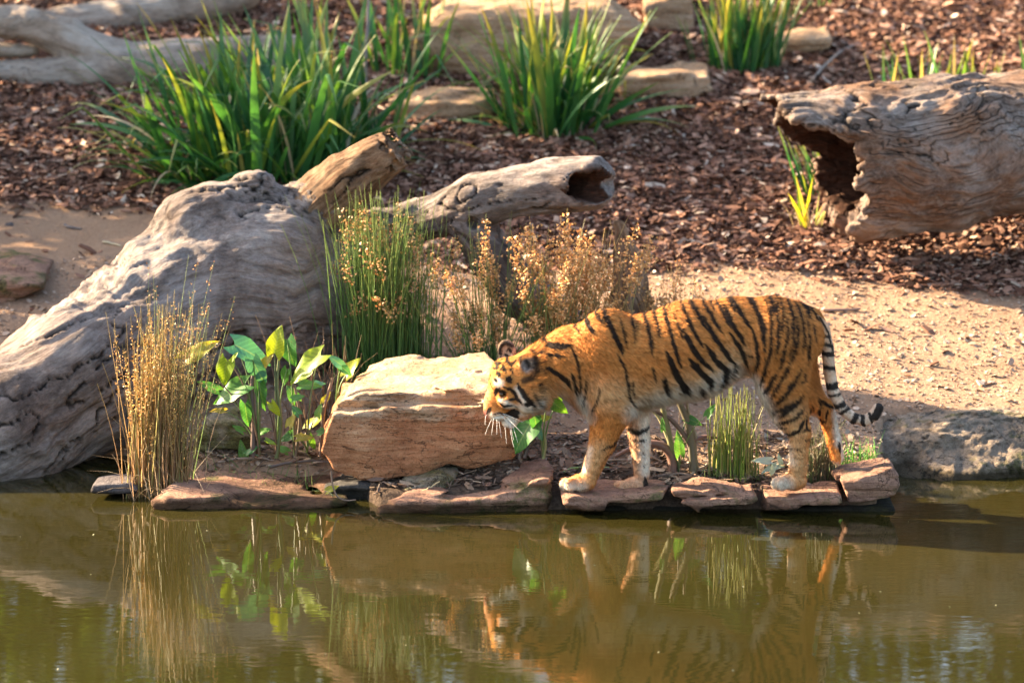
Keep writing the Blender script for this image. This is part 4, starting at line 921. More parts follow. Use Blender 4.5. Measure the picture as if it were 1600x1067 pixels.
STRAP = plant_mat('strap_leaf', [(0, (.024, .10, .034)), (.4, (.036, .14, .042)), (.78, (.062, .18, .036)), (.91, (.14, .24, .035)), (.965, (.30, .29, .06)), (1, (.36, .27, .15))], .38, (.36, .25, .06))
STRAPX = plant_mat('strap_leaf_mass', None, .38, (.36, .25, .06), geo=True)
DRYSTRAP = plant_mat('dry_strap_leaf', [(0, (.42, .31, .19)), (1, (.52, .42, .28))], .3)
YSTRAP = plant_mat('yellow_strap_leaf', [(0, (.16, .26, .02)), (.5, (.36, .34, .03)), (1, (.42, .33, .12))], .45)
RUSH = plant_mat('rush_stem', None, .25, vcol=True, rough=.5)
BROAD = plant_mat('broad_leaf', [(0, (.045, .16, .045)), (.5, (.075, .22, .045)), (1, (.12, .27, .04))], .45, rough=.4, broad=True)
BROADY = plant_mat('yellow_broad_leaf', [(0, (.20, .33, .02)), (.6, (.34, .38, .03)), (1, (.36, .28, .05))], .5, rough=.4, broad=True)
BROADB = plant_mat('bluish_broad_leaf', [(0, (.055, .20, .12)), (1, (.09, .26, .17))], .3, rough=.4, broad=True)
SILVER = plant_mat('silver_leaf', [(0, (.25, .34, .28)), (1, (.38, .46, .38))], .3)

def blade_mesh(bend, width, kink=0.0, seg=9, fold=.30, twist=0.0, mat=None):
    """strap leaf of length 1 growing up +z and arching to +x"""
    V_, tipv = [], []; ang, x, z = 0.0, 0.0, 0.0
    for i in range(seg + 1):
        t = i / seg
        w = width * (.55 + .6 * min(t * 3, 1)) * (1 - t ** 2.6) if t < 1 else 0.0005
        a = twist * t; cy_, sy_ = math.cos(a), math.sin(a)
        nx, nz = math.cos(ang), -math.sin(ang)                  # leaf normal in the bending plane
        for s in (-1, 0, 1):
            off = -fold * width * (1 - abs(s)) * (1 - t * .6)
            oy = s * w * cy_; on = off + s * w * sy_
            V_.append((x + nx * on, oy, z + nz * on)); tipv.append(t)
        if i < seg:
            x += math.sin(ang) / seg; z += math.cos(ang) / seg
            ang += bend * (0.35 + 1.3 * t) / seg
            if kink and abs(t - .62) < .5 / seg + 1e-6: ang += kink
    F_ = [(i * 3 + j, i * 3 + j + 1, (i + 1) * 3 + j + 1, (i + 1) * 3 + j) for i in range(seg) for j in (0, 1)]
    me = make_mesh('leaf', np.array(V_), np.array(F_))
    at = me.attributes.new('tip', 'FLOAT', 'POINT'); at.data.foreach_set('value', np.array(tipv, np.float32))
    if mat: me.materials.append(mat)
    return me
def blade_set(mat, wid):
    out = []
    for bnd in (.15, .4, .7, 1.1, 1.6, 2.2):
        for wv in (.8, 1.15):
            out.append((bnd, blade_mesh(bnd, wid * wv, 0, twist=random.uniform(-.6, .6), mat=mat)))
    out.append((1.0, blade_mesh(.3, wid, 1.7, mat=mat))); out.append((.6, blade_mesh(.2, wid, 1.1, mat=mat)))
    return out
SET_G = blade_set(STRAP, .026); SET_W = blade_set(STRAP, .026); SET_D = blade_set(DRYSTRAP, .014); SET_Y = blade_set(YSTRAP, .03)
def strap_clump(bases, n, lpx, label, spread=.8, sets=None, group='strap leaf clumps on the mulch bed', lean=(0, 0), jit=.06, dry=.08, bendmul=1.0, name='strap_leaf_clump', extra=0):
    ex, ext = [], []
    sets = sets or SET_G
    gs = [G(*b_) for b_ in bases]; c0 = np.mean(gs, 0); root = empty(name, c0); tag(root, label, 'plant', group); s = mpp(c0[1])
    for i in range(n):
        g = gs[i % len(gs)] if n > 12 else gs[i % len(gs)]
        rr = abs(random.gauss(0, 1)); az = random.uniform(0, 2 * math.pi)
        tilt = min(abs(random.gauss(.05, .42)) * spread + .04, 1.25)
        bx = g[0] + jit * math.cos(az) * random.uniform(.1, 1.3) * 2.0 + random.gauss(0, jit * .7); by = g[1] + jit * math.sin(az) * random.uniform(.1, 1.3) + random.gauss(0, jit * .3)
        isdry = random.random() < dry
        st = SET_D if isdry else sets
        want = bendmul * (.15 + 1.1 * tilt * random.uniform(.4, 1.5) + (1.0 if isdry else 0)); cand = sorted(st, key=lambda q: abs(q[0] - want))[:4]
        me = random.choice(cand)[1]
        o = bpy.data.objects.new('leaf', me); COL.objects.link(o); o.parent = root
        dx, dy = math.cos(az) * math.sin(tilt) + lean[0], math.sin(az) * math.sin(tilt) + lean[1]
        az2 = math.atan2(dy, dx); ti2 = math.atan2(math.hypot(dx, dy), math.cos(tilt))
        L = random.uniform(*lpx) * s * (1.0 - .25 * (tilt > .9)) * (.8 if isdry else 1)
        z0 = float(ground_height(np.array([bx]), np.array([by]))[0]) - .01
        Mx = Matrix.Translation(Vector((bx, by, z0)) - root.location) @ Matrix.Rotation(az2, 4, 'Z') @ Matrix.Rotation(ti2, 4, 'Y') @ Matrix.Rotation(random.gauss(0, .5), 4, 'Z') @ Matrix.Scale(L, 4)
        if i >= 300 or i >= n - extra:
            vv = np.array([Mx @ q.co for q in me.vertices]); ff = np.array([list(pl.vertices) for pl in me.polygons]); ex.append((vv, ff)); ext.append(np.array([q.value for q in me.attributes['tip'].data])); bpy.data.objects.remove(o)
        else: o.matrix_local = Mx
    if ex:
        v_, f_ = join(ex); me = make_mesh('leaves_behind', v_, f_); at = me.attributes.new('tip', 'FLOAT', 'POINT'); at.data.foreach_set('value', np.concatenate(ext).astype(np.float32))
        me.materials.append(STRAPX); o = bpy.data.objects.new('leaves_behind', me); COL.objects.link(o); o.parent = root; o['kind'] = 'stuff'
    return root
strap_clump([(310, 276), (350, 290), (400, 292), (440, 282), (480, 268), (400, 240), (450, 225), (505, 240)], 560, (105, 290), 'largest strap leaf clump, left of centre behind the fallen trunk', 1.7, lean=(-.16, 0), jit=.10, bendmul=1.0)
strap_clump([(610, 120), (640, 110), (665, 122)], 46, (90, 170), 'dark strap leaf clump left of the big tan boulder', .55, jit=.06)
strap_clump([(835, 205), (870, 212), (900, 198), (860, 185)], 260, (90, 240), 'bright strap leaf clump in the middle in front of tan boulder', 1.35, jit=.06, dry=.13, bendmul=.7)
strap_clump([(1130, 108), (1160, 115), (1185, 108)], 130, (80, 165), 'upright dark strap leaf clump right of the low tan stone block', .55, jit=.05, dry=.14, bendmul=.5)
strap_clump([(1395, 205), (1440, 200), (1500, 195), (1540, 195), (1600, 190)], 56, (95, 150), 'strap leaves sticking up behind the hollow log', .6, jit=.10, dry=.1, bendmul=.5)
strap_clump([(1268, 306), (1282, 308), (1294, 306)], 26, (80, 125), 'small green strap leaf tuft in the mouth of the hollow log', .35, lean=(-.22, 0), jit=.025, dry=.0, bendmul=.3, sets=SET_W)
strap_clump([(1256, 358), (1268, 358)], 20, (50, 105), 'yellow strap leaf tuft before the hollow log mouth', .75, jit=.02, dry=.35, sets=SET_Y, bendmul=.8)
strap_clump([(1280, 15), (1300, 10)], 10, (20, 40), 'tiny green seedling tuft near the top edge', 1.0, jit=.02, dry=0, sets=SET_W)

# ------------------------------------------------------------------ rushes and grasses (stems past counting: one mesh each)
def stem_mesh(name, bases, n, height, lean, spread, colr, rad=.0016, jit=.05, curve=.25, tipcol=None):
    """bases: ground points"""
    k = 6; t = np.linspace(0, 1, k)[None, :, None]
    b0 = np.array(bases)[rng.integers(0, len(bases), n)] + np.stack([rng.normal(0, jit, n), rng.normal(0, jit * .6, n), np.zeros(n)], 1)
    b0[:, 2] = np.maximum(ground_height(b0[:, 0], b0[:, 1]), -.02) - .005
    H = rng.uniform(height[0], height[1], n)
    az = rng.uniform(0, 2 * math.pi, n); ti = np.abs(rng.normal(0, spread, n))
    d = np.stack([np.cos(az) * ti + lean[0], np.sin(az) * ti + lean[1], np.ones(n)], 1); d /= np.linalg.norm(d, axis=1)[:, None]
    cv = np.stack([np.cos(az), np.sin(az), np.zeros(n)], 1) * rng.normal(0, curve, n)[:, None]
    C = b0[:, None] + (d[:, None] * t + cv[:, None] * t ** 2.2 * .6 - np.array([0, 0, 1.0]) * (np.abs(rng.normal(0, curve * .5, n))[:, None, None] * t ** 2.5)) * H[:, None, None]
    a = rng.uniform(0, 6.28, n)[:, None] + np.arange(3)[None] * 2.094
    rr = rad * (1 - .75 * t[..., 0]) * rng.uniform(.7, 1.4, n)[:, None]
    V_ = C[:, :, None] + rr[:, :, None, None] * np.stack([np.cos(a), np.sin(a), np.zeros_like(a)], -1)[:, None]
    i, j = np.meshgrid(np.arange(k - 1), np.arange(3), indexing='ij'); q = np.stack([i * 3 + j, i * 3 + (j + 1) % 3, (i + 1) * 3 + (j + 1) % 3, (i + 1) * 3 + j], -1).reshape(-1, 4)
    F_ = (np.arange(n) * k * 3)[:, None, None] + q[None]
    pal = np.array(colr); cs = pal[rng.integers(0, len(pal), n)] * rng.uniform(.75, 1.25, (n, 1))
    tc = np.array(tipcol if tipcol else pal[-1]); w = t ** 2 * .7
    Cc = cs[:, None] * (1 - w) + tc * w; Cc = np.repeat(Cc[:, :, None], 3, 2).reshape(-1, 3)
    me = make_mesh(name, V_.reshape(-1, 3), F_.reshape(-1, 4)); set_color(me, Cc)
    return me, C
def seed_mesh(name, C, frac, per, colr, size=.004, at=(.72, 1.0), scat=.016):
    sel = np.nonzero(rng.random(len(C)) < frac)[0]
    ks = rng.uniform(at[0], at[1], (len(sel), per)) * (C.shape[1] - 1); i0 = np.minimum(ks.astype(int), C.shape[1] - 2); f_ = (ks - i0)[..., None]
    p = C[sel[:, None], i0] * (1 - f_) + C[sel[:, None], i0 + 1] * f_
    p = p.reshape(-1, 3) + rng.normal(0, scat, (p.shape[0] * per, 3)); n = len(p)
    tet = np.array([(0, 0, 1.7), (1, 0, -.5), (-.5, .87, -.5), (-.5, -.87, -.5)]); A = rng.normal(size=(n, 3, 3)); Q, _ = np.linalg.qr(A)
    V_ = p[:, None] + (tet[None] @ Q) * (size * rng.uniform(.6, 1.5, n))[:, None, None]
    F_ = (np.arange(n) * 4)[:, None, None] + np.array([[0, 1, 2], [0, 2, 3], [0, 3, 1], [1, 3, 2]])[None]
    me = make_mesh(name, V_.reshape(-1, 3), F_.reshape(-1, 3), False); pal = np.array(colr); set_color(me, np.repeat(pal[rng.integers(0, len(pal), n)] * rng.uniform(.7, 1.3, (n, 1)), 4, 0))
    return me
def rushes(label, bases, n, hpx, lean, spread, colr, seeds=None, Y=None, name='rush_clump', cat='rushes', group='rush clumps', jit=.05, **kw):
    gs = [np.append(P(x, y, Y)[:2], 0) if Y else G(x, y) for x, y in bases]
    c0 = np.mean(gs, 0); c0[2] = float(ground_height(np.array([c0[0]]), np.array([c0[1]]))[0]); s = mpp(c0[1])
    root = empty(name, c0); tag(root, label, cat, group)
    me, C = stem_mesh('stems', gs, n, (hpx[0] * s, hpx[1] * s), lean, spread, colr, jit=jit, **kw)
    o = link('stems', me, RUSH, root); o['kind'] = 'stuff'
    if seeds:
        o = link('seed_heads', seed_mesh('seed_heads', C, **seeds), RUSH, root); o['kind'] = 'stuff'
    return root
GRN = [(.05, .15, .03), (.08, .20, .035), (.11, .22, .05), (.06, .13, .04)]
DRY = [(.36, .22, .09), (.42, .28, .12), (.26, .14, .07), (.30, .17, .07), (.24, .20, .06)]
BRN = [(.50, .28, .11), (.58, .36, .15), (.40, .21, .08)]
rushes('tall dry golden rushes before the fallen trunk at the water', [(228, 735), (250, 742), (272, 738)], 300, (130, 345), (.03, 0), .10, DRY, dict(frac=.4, per=46, colr=[(.66, .44, .14), (.58, .38, .12), (.46, .27, .09)], size=.0028, at=(.55, .95), scat=.006), Y=.50, jit=.034, curve=.12, rad=.0029)
rushes('sparse green rush stems leaning over the dry golden rushes', [(262, 735), (285, 735)], 34, (260, 400), (.10, 0), .09, [(.16, .24, .06), (.3, .33, .12)], dict(frac=.5, per=10, colr=BRN, size=.003, at=(.85, 1), scat=.006), Y=.56, jit=.04, curve=.1, rad=.0019)
rushes('brown arching dead stems around the foot of the golden rushes', [(230, 740), (270, 742)], 40, (60, 190), (0, -.1), .6, [(.38, .24, .13), (.48, .36, .22)], None, Y=.46, jit=.06, curve=.8, rad=.0018)
rushes('tall dense green rush clump right of the fallen trunk', [(565, 560), (590, 570), (610, 572), (635, 560), (600, 545)], 620, (170, 345), (.0, 0), .12, GRN, dict(frac=.06, per=40, colr=BRN, size=.0042, at=(.76, .92), scat=.014), Y=1.5, jit=.06, tipcol=(.22, .25, .06), curve=.16, rad=.0032)
GOLD = [(.62, .36, .13), (.70, .44, .18), (.50, .27, .09)]
rushes('green rush clump with brown seed heads under the hollow limb', [(745, 545), (760, 548), (775, 545)], 120, (120, 320), (-.03, 0), .36, GRN, dict(frac=.2, per=80, colr=GOLD, size=.0046, at=(.74, .96), scat=.013), Y=1.48, jit=.035, tipcol=(.25, .24, .07), curve=.16, rad=.003)
rushes('rush clump with many golden seed heads behind the tiger neck', [(840, 525), (855, 530), (870, 528)], 120, (130, 310), (.05, 0), .30, GRN + [(.44, .31, .13)], dict(frac=.33, per=85, colr=GOLD, size=.005, at=(.70, .97), scat=.014), Y=1.55, jit=.04, tipcol=(.44, .32, .12), curve=.18, rad=.0029)
rushes('golden seeded grass leaning on the dark stump', [(920, 515), (940, 515)], 55, (130, 290), (.10, 0), .20, [(.40, .29, .12), (.5, .36, .16), (.2, .2, .07)], dict(frac=.5, per=90, colr=GOLD, size=.005, at=(.66, .97), scat=.015), Y=1.62, jit=.04, tipcol=(.46, .32, .13), curve=.25, rad=.0027)
rushes('low dry seeded grass behind the tiger back', [(1020, 500), (1050, 498), (1080, 492)], 150, (70, 190), (.0, 0), .26, [(.40, .29, .12), (.48, .34, .15), (.24, .2, .07)], dict(frac=.35, per=40, colr=GOLD + [(.3, .17, .07)], size=.0044, at=(.6, 1), scat=.012), Y=1.72, jit=.06, tipcol=(.46, .32, .13), curve=.3, rad=.0026)
rushes('wiry brown stems in the dark corner between trunk and boulder', [(500, 640), (530, 630), (470, 650)], 110, (60, 190), (.05, 0), .35, [(.15, .085, .05), (.22, .14, .08)], None, Y=1.1, jit=.05, curve=.6, rad=.0022)
rushes('bright green upright rush tuft under the tiger belly', [(1130, 735), (1148, 738), (1162, 735)], 150, (70, 165), (0, 0), .09, [(.16, .28, .03), (.25, .33, .05), (.12, .2, .04), (.34, .3, .1)], None, Y=.52, jit=.035, curve=.12, tipcol=(.36, .36, .10), rad=.0027)
rushes('dark brown and green rush tuft behind the hind leg', [(1275, 745), (1290, 745)], 170, (50, 115), (.03, 0), .20, [(.12, .085, .05), (.2, .14, .07), (.1, .14, .04)], None, Y=.47, jit=.03, curve=.25, rad=.0017)
rushes('fresh green grass tuft beside the lifted hind paw', [(1325, 722), (1340, 726), (1360, 728)], 80, (18, 62), (0, 0), .22, [(.10, .30, .03), (.15, .36, .04)], None, Y=.60, jit=.025, curve=.4, rad=.0022, name='grass_tuft', cat='grass', group='grass tufts at the water')
rushes('low weedy grass under the leafy plant at left', [(380, 715), (410, 722), (440, 720), (470, 715), (350, 720)], 240, (12, 48), (0, -.1), .7, [(.06, .16, .03), (.1, .22, .04), (.16, .2, .06)], None, Y=.62, jit=.06, curve=.6, rad=.0022, name='grass_tuft', cat='grass', group='grass tufts at the water')
rushes('small grass sprouts at the foot of the green rush tuft', [(1110, 745), (1150, 748), (1180, 742)], 60, (10, 40), (0, 0), .7, [(.10, .2, .04), (.2, .18, .08)], None, Y=.48, jit=.04, curve=.5, rad=.0017, name='grass_tuft', cat='grass', group='grass tufts at the water')
rushes('thin dry stems before the flax near the leaning stub', [(575, 225), (600, 235)], 26, (40, 150), (-.02, 0), .3, [(.3, .22, .15), (.4, .3, .2)], None, jit=.08, curve=.4, rad=.003)

# ------------------------------------------------------------------ broad leaved plants: each leaf an object
def heart_mesh(mat, slim=1.0, wav=.05, seed=0):
    nu, ns = 9, 7; V_ = []
    for i in range(nu):
        u = i / (nu - 1)
        w = slim * (.36 * math.sin(math.pi * min(1, (u * .86 + .14)) ** .8) ** .9 if u < 1 else .003)
        for j in range(ns):
            s = (j / (ns - 1)) * 2 - 1
            x = s * w; y = u - (.16 * abs(s) ** 1.5 * (1 - u) ** 2 * 1.4)
            z = .10 * abs(s) * w * 2.2 - .28 * u * u + wav * math.sin(9 * u + 3 * s + seed) * abs(s) + .02 * math.sin(17 * u + seed) * abs(s)
            V_.append((x, y, z))
    F_ = [(i * ns + j, i * ns + j + 1, (i + 1) * ns + j + 1, (i + 1) * ns + j) for i in range(nu - 1) for j in range(ns - 1)]
    me = make_mesh('leaf', np.array(V_), np.array(F_)); me.materials.append(mat)
    at = me.attributes.new('rib', 'FLOAT', 'POINT'); at.data.foreach_set('value', np.array([1.0 if k % ns == ns // 2 else 0.0 for k in range(len(V_))], np.float32)); return me
HM = {k: [heart_mesh(m_, sl, .05, sd) for sd, sl in ((0, 1.0), (2, .8), (4, .62))] for k, m_ in dict(g=BROAD, y=BROADY, b=BROADB, s=SILVER).items()}
STALK = plant_mat('leaf_stalk', None, .1, vcol=True, rough=.5)
def leafy(name, label, base, Y, leaves, stalks, cat='plant', thick=None, tagr=None):
    """leaves: (px, py of the middle, pointing angle in degrees (0 right, 90 up), length px, colour key, slim index)"""
    b0 = P(*base, Y); root = empty(name, b0); tag(root, label, cat, 'broad leaved water plants'); s = mpp(Y); parts = []; cols = []
    for (px, py, ang, L, key, sl) in leaves:
        Yl = Y + random.uniform(-.08, .08); c = P(px, py, Yl); a = R(ang)
        u = np.array([math.cos(a), random.uniform(-.35, .15), math.sin(a)]); u /= np.linalg.norm(u)
        nn = np.array([random.uniform(-.5, .1), -.75 + random.uniform(-.2, .2), .55 + random.uniform(-.2, .3)]); nn -= (nn @ u) * u; nn /= np.linalg.norm(nn); r_ = np.cross(u, nn)
        Lm = L * s; org = c - u * Lm * .5
        M_ = Matrix(((r_[0], u[0], nn[0], org[0]), (r_[1], u[1], nn[1], org[1]), (r_[2], u[2], nn[2], org[2]), (0, 0, 0, 1)))
        o = bpy.data.objects.new('leaf', HM[key][sl]); COL.objects.link(o); o.parent = root
        o.matrix_local = Matrix.Translation(-root.location) @ M_ @ Matrix.Scale(Lm, 4)
        st = b0 + np.array([random.uniform(-.05, .05), random.uniform(-.04, .04), 0]) if not stalks else P(*min(stalks, key=lambda q: abs(q[0] - px) + abs(q[1] - py) * .2), Y)
        tq = np.linspace(0, 1, 7)[:, None]; mid = (st + org) / 2 + np.array([(st[0] - org[0]) * .3, 0, .25 * abs(org[2] - st[2])])
        parts.append(tube((1 - tq) ** 2 * st + 2 * tq * (1 - tq) * mid + tq ** 2 * org, np.linspace(.0045, .0022, 7) * (1 if L > 24 else .6), 5))
        cols.append(np.tile(np.array(random.choice([(.10, .17, .04), (.16, .10, .06), (.09, .12, .05)])), (len(parts[-1][0]), 1)))
    for pts, r0, r1, cl in (thick or []):
        w = np.array([P(*q, Y) if len(q) == 2 else P(*q) for q in pts]); n = len(w); tt = np.linspace(0, n - 1, 4 * n); w2 = np.stack([np.interp(tt, np.arange(n), w[:, k]) for k in range(3)], 1)
        for _ in range(3): w2[1:-1] = (w2[:-2] + 2 * w2[1:-1] + w2[2:]) / 4
        parts.append(tube(w2, np.linspace(r0, r1, len(w2)) * s, 7)); cols.append(np.tile(np.array(cl), (len(parts[-1][0]), 1)))
    v, f = join(parts); me = make_mesh('stalks', v, f); set_color(me, np.concatenate(cols)); link('stalks', me, STALK, root)
    return root
leafy('broad_leaf_plant', 'leafy arrowhead plant with yellow and green leaves before the fallen trunk', (420, 712), .70, [
    (396, 552, -25, 66, 'b', 1), (404, 584, -70, 50, 'b', 1), (432, 532, 80, 44, 'y', 0), (452, 552, -80, 44, 'g', 0), (474, 574, 215, 66, 'y', 1), (350, 582, 255, 42, 'y', 0), (326, 602, 150, 36, 'g', 2), (356, 613, 205, 62, 'g', 1),
    (366, 556, 60, 16, 'y', 2), (312, 545, 35, 62, 'y', 2), (407, 618, -85, 50, 'g', 2), (385, 650, -85, 42, 'g', 2), (456, 614, 120, 27, 'g', 0), (484, 600, 10, 36, 'g', 1), (499, 598, 10, 20, 'b', 1), (455, 655, 70, 22, 'y', 0), (490, 657, 50, 36, 'y', 1),
    (448, 682, 200, 27, 'g', 1), (477, 682, 10, 26, 'y', 1), (487, 692, -70, 25, 'g', 1), (379, 704, 100, 36, 'g', 2), (394, 701, 40, 26, 'g', 2), (440, 700, 150, 22, 'g', 1), (462, 640, 130, 18, 'g', 0), (430, 640, -60, 26, 'y', 1), (372, 668, 140, 20, 'g', 1), (412, 672, 30, 22, 'g', 1), (424, 690, -20, 18, 'y', 2), (498, 640, 80, 22, 'g', 1), (505, 672, 30, 18, 'g', 0), (340, 640, 170, 24, 'y', 2), (466, 620, 20, 20, 'g', 1), (418, 560, 60, 26, 'y', 1), (444, 590, -110, 30, 'g', 1), (510, 620, 60, 20, 'y', 1)],
    [(405, 712), (432, 715), (460, 712), (480, 705)], thick=[([(395, 712), (397, 660), (392, 610), (398, 570)], 5, 3, (.10, .065, .05)), ([(432, 715), (440, 660), (432, 600), (436, 556)], 3.5, 2, (.12, .14, .05)), ([(462, 712), (470, 650), (460, 600)], 3, 2, (.14, .10, .06)), ([(500, 712), (505, 640), (520, 590)], 3, 2, (.2, .12, .08))])
leafy('broad_leaf_plant', 'small leaf pair peeking over the top left of the boulder', (520, 640), .95, [(549, 571, 60, 34, 'y', 0), (524, 563, 140, 26, 'b', 1), (541, 578, -30, 22, 'g', 0)], [(525, 640)])
leafy('broad_leaf_plant', 'plant with a drooping green leaf under the tiger chin', (846, 716), .44, [
    (814, 682, 235, 62, 'g', 0), (838, 664, -80, 34, 'g', 1), (850, 652, 20, 24, 'y', 1), (872, 634, -35, 40, 'g', 1), (862, 622, 150, 26, 'g', 1), (842, 676, -60, 26, 'b', 1)], [(848, 716)],
    thick=[([(849, 716), (853, 690), (846, 668), (830, 655)], 3, 2, (.18, .19, .08)), ([(820, 714), (824, 700), (836, 684)], 3.5, 2.5, (.06, .045, .04)), ([(812, 716), (814, 698)], 3, 2, (.05, .04, .035))])
leafy('broad_leaf_plant', 'stout stalked water plant behind the front legs', (1060, 742), .55, [
    (1061, 692, 95, 38, 'g', 2), (1085, 658, -20, 26, 'g', 1), (1070, 622, 20, 16, 'y', 1), (1035, 662, 100, 20, 'g', 2), (1110, 640, 60, 22, 'g', 1)], [(1060, 738)],
    thick=[([(1050, 745), (1052, 715), (1038, 695), (1010, 690), (985, 700), (962, 712)], 9, 3, (.17, .09, .065)), ([(1052, 742), (1050, 700), (1040, 655), (1032, 620), (1028, 600)], 6, 3.5, (.18, .17, .08)), ([(1084, 735), (1082, 700), (1078, 665), (1060, 625), (1052, 600)], 8, 4, (.12, .10, .06)),
           ([(1086, 730), (1078, 690), (1048, 652), (1018, 640)], 5, 3, (.13, .08, .06)), ([(1080, 690), (1100, 680), (1124, 684)], 3.5, 2, (.18, .09, .07)), ([(1050, 700), (1030, 650), (1016, 638)], 3, 2.5, (.36, .33, .17)), ([(1090, 690), (1074, 640), (1072, 610)], 3, 2, (.2, .16, .1))])
leafy('silver_leaf_plant', 'small silvery leaved sprout by the hind paw', (1205, 742), .46, [(1200, 731, 200, 26, 's', 2), (1214, 728, 15, 24, 's', 2), (1190, 718, 170, 30, 's', 2), (1206, 736, 250, 18, 's', 1), (1218, 716, 110, 18, 's', 2)], [(1205, 742)])
leafy('broad_leaf_plant', 'single small leaf on a wiry stem over the water', (516, 778), .30, [(519, 762, 30, 20, 'y', 1)], [(520, 775)], thick=[([(517, 735), (519, 755), (525, 775), (540, 782), (556, 780)], 1.6, 1, (.2, .13, .09))])

# thin bare sapling and fallen sticks
def stick(name, label, pts, r0, r1, col, cat='stick', group='fallen sticks'):
    w = np.array([P(*q) for q in pts]); n = len(w); tt = np.linspace(0, n - 1, 5 * n); w2 = np.stack([np.interp(tt, np.arange(n), w[:, k]) for k in range(3)], 1)
    for _ in range(2): w2[1:-1] = (w2[:-2] + 2 * w2[1:-1] + w2[2:]) / 4
    w2 += rng.normal(0, .0025, w2.shape)
    v, f = tube(w2, np.linspace(r0, r1, len(w2)), 6); o = link_based(name, v, f, STALK); set_color(o.data, np.tile(np.array(col), (len(v), 1))); tag(o, label, cat, group); return o
def gstick(px0, py0, px1, py1, r, col, label, sag=0):
    a, b_ = G(px0, py0), G(px1, py1); pts = []
    for t in np.linspace(0, 1, 5):
        q = a * (1 - t) + b_ * t; q[2] = float(ground_height(np.array([q[0]]), np.array([q[1]]))[0]) + r + sag * math.sin(math.pi * t); pts.append(q)
    w = np.array(pts) + rng.normal(0, .008, (5, 3)) * np.array([1, 1, .2]); v, f = tube(w, np.linspace(r, r * .6, 5), 6)
    o = link_based('fallen_stick', v, f, STALK); set_color(o.data, np.tile(np.array(col), (len(v), 1))); tag(o, label, 'stick', 'fallen sticks')
ys = G(570, 216)[1]
stick('bare_sapling', 'thin bare upright stem right of the largest strap leaf clump', [(571, 218, ys), (569, 150, ys), (572, 90, ys), (576, 0, ys), (577, -40, ys)], .014, .007, (.21, .17, .16), 'sapling', None)
gstick(655, 195, 720, 205, .008, (.34, .26, .19), 'pale stick on the mulch below the tan slab')
gstick(1270, 130, 1330, 75, .010, (.25, .19, .15), 'forked grey twig on the mulch above the hollow log', .03)
gstick(1300, 62, 1370, 88, .008, (.32, .25, .19), 'thin twig on the mulch right of the low brown stone')
gstick(1285, 492, 1345, 487, .009, (.20, .12, .09), 'short brown stick on the path by the tiger rump')
gstick(96, 356, 124, 360, .008, (.13, .10, .09), 'short dark stick on the path at left')
gstick(162, 382, 190, 388, .007, (.40, .32, .2), 'pale splinter on the path beside the trunk')
gstick(1540, 345, 1600, 328, .012, (.35, .17, .08), 'orange brown stick lying under the hollow log')
for (x0, y0, x1, y1_, c_, lb) in ((895, 728, 985, 722, (.27, .18, .12), 'straight tan stick lying behind the front paws'), (880, 742, 950, 735, (.20, .30, .08), 'green reed stem on the soil behind the front paw'), (1080, 742, 1118, 728, (.45, .35, .24), 'pale dry husk leaning in front of the stout stalks'),
                                  (1130, 748, 1170, 730, (.2, .14, .1), 'dark twig at the foot of the bright rush tuft'), (560, 742, 640, 700, (.2, .15, .1), 'twig hidden in the shade behind the boulder'), (340, 728, 430, 722, (.25, .17, .12), 'long bent twig above the flat wet slab'),
                                  (420, 742, 520, 728, (.11, .075, .06), 'dark root lying along the back of the flat slab'), (1020, 752, 1100, 748, (.16, .11, .08), 'dark twig on the soil behind the wedge stone')):
    gstick(x0, y0, x1, y1_, .006, c_, lb, .012)
stick('dry_straw', 'pale dry straw lying across the mossy rock', [(648, 772, .30), (668, 762, .32), (688, 752, .34)], .0035, .002, (.55, .42, .22), 'straw', None)
# leaf litter and twigs on the bank soil: past counting
nl = 2600
lx = rng.uniform(-1.6, 1.45, nl); ly = rng.uniform(.34, .95, nl); ok = ground_height(lx, ly) > .02; lx, ly = lx[ok], ly[ok]; n = len(lx)
pal = np.array([(.24, .16, .11), (.10, .07, .05), (.36, .27, .19), (.15, .10, .075)])
ll = rng.gamma(2.5, .006, n) + .008
o = link('leaf_litter', chip_mesh('leaf_litter', np.stack([lx, ly, ground_height(lx, ly) + rng.uniform(.003, .02, n)], 1), None, ll, np.clip(ll * rng.uniform(.08, .45, n), .002, .012), pal[rng.integers(0, 4, n)] * rng.uniform(.7, 1.2, (n, 1)), .003), MAT_CHIP)
tag(o, 'dead leaves and twig bits on the damp bank soil', 'leaf litter', kind='stuff')

# ================================================================== SHRUBS AND TREES ROUND THE ENCLOSURE (outside the frame; they shade it and show in the water)
m, nt, b = new_mat('tree_leaf')
c = attr(nt, 'col'); nt.links.new(c, b.inputs['Base Color']); b.inputs['Roughness'].default_value = .5
t = N(nt, 'BsdfTranslucent'); nt.links.new(mix(nt, 1.0, c, (1.4, 1.3, .5), 'MULTIPLY'), t.inputs['Color']); mx = N(nt, 'MixShader'); mx.inputs[0].default_value = .4
nt.links.new(b.outputs[0], mx.inputs[1]); nt.links.new(t.outputs[0], mx.inputs[2]); nt.links.new(mx.outputs[0], nt.nodes['Material Output'].inputs['Surface'])
TREELEAF = m
m, nt, b = new_mat('tree_bark'); nt.links.new(ramp(nt, tnoise(nt, mapping(nt, coord(nt), (6, 6, 1)), 4, 6), [(.3, (.06, .045, .035)), (.7, (.2, .16, .125))]), b.inputs['Base Color']); b.inputs['Roughness'].default_value = .9; BARK = m
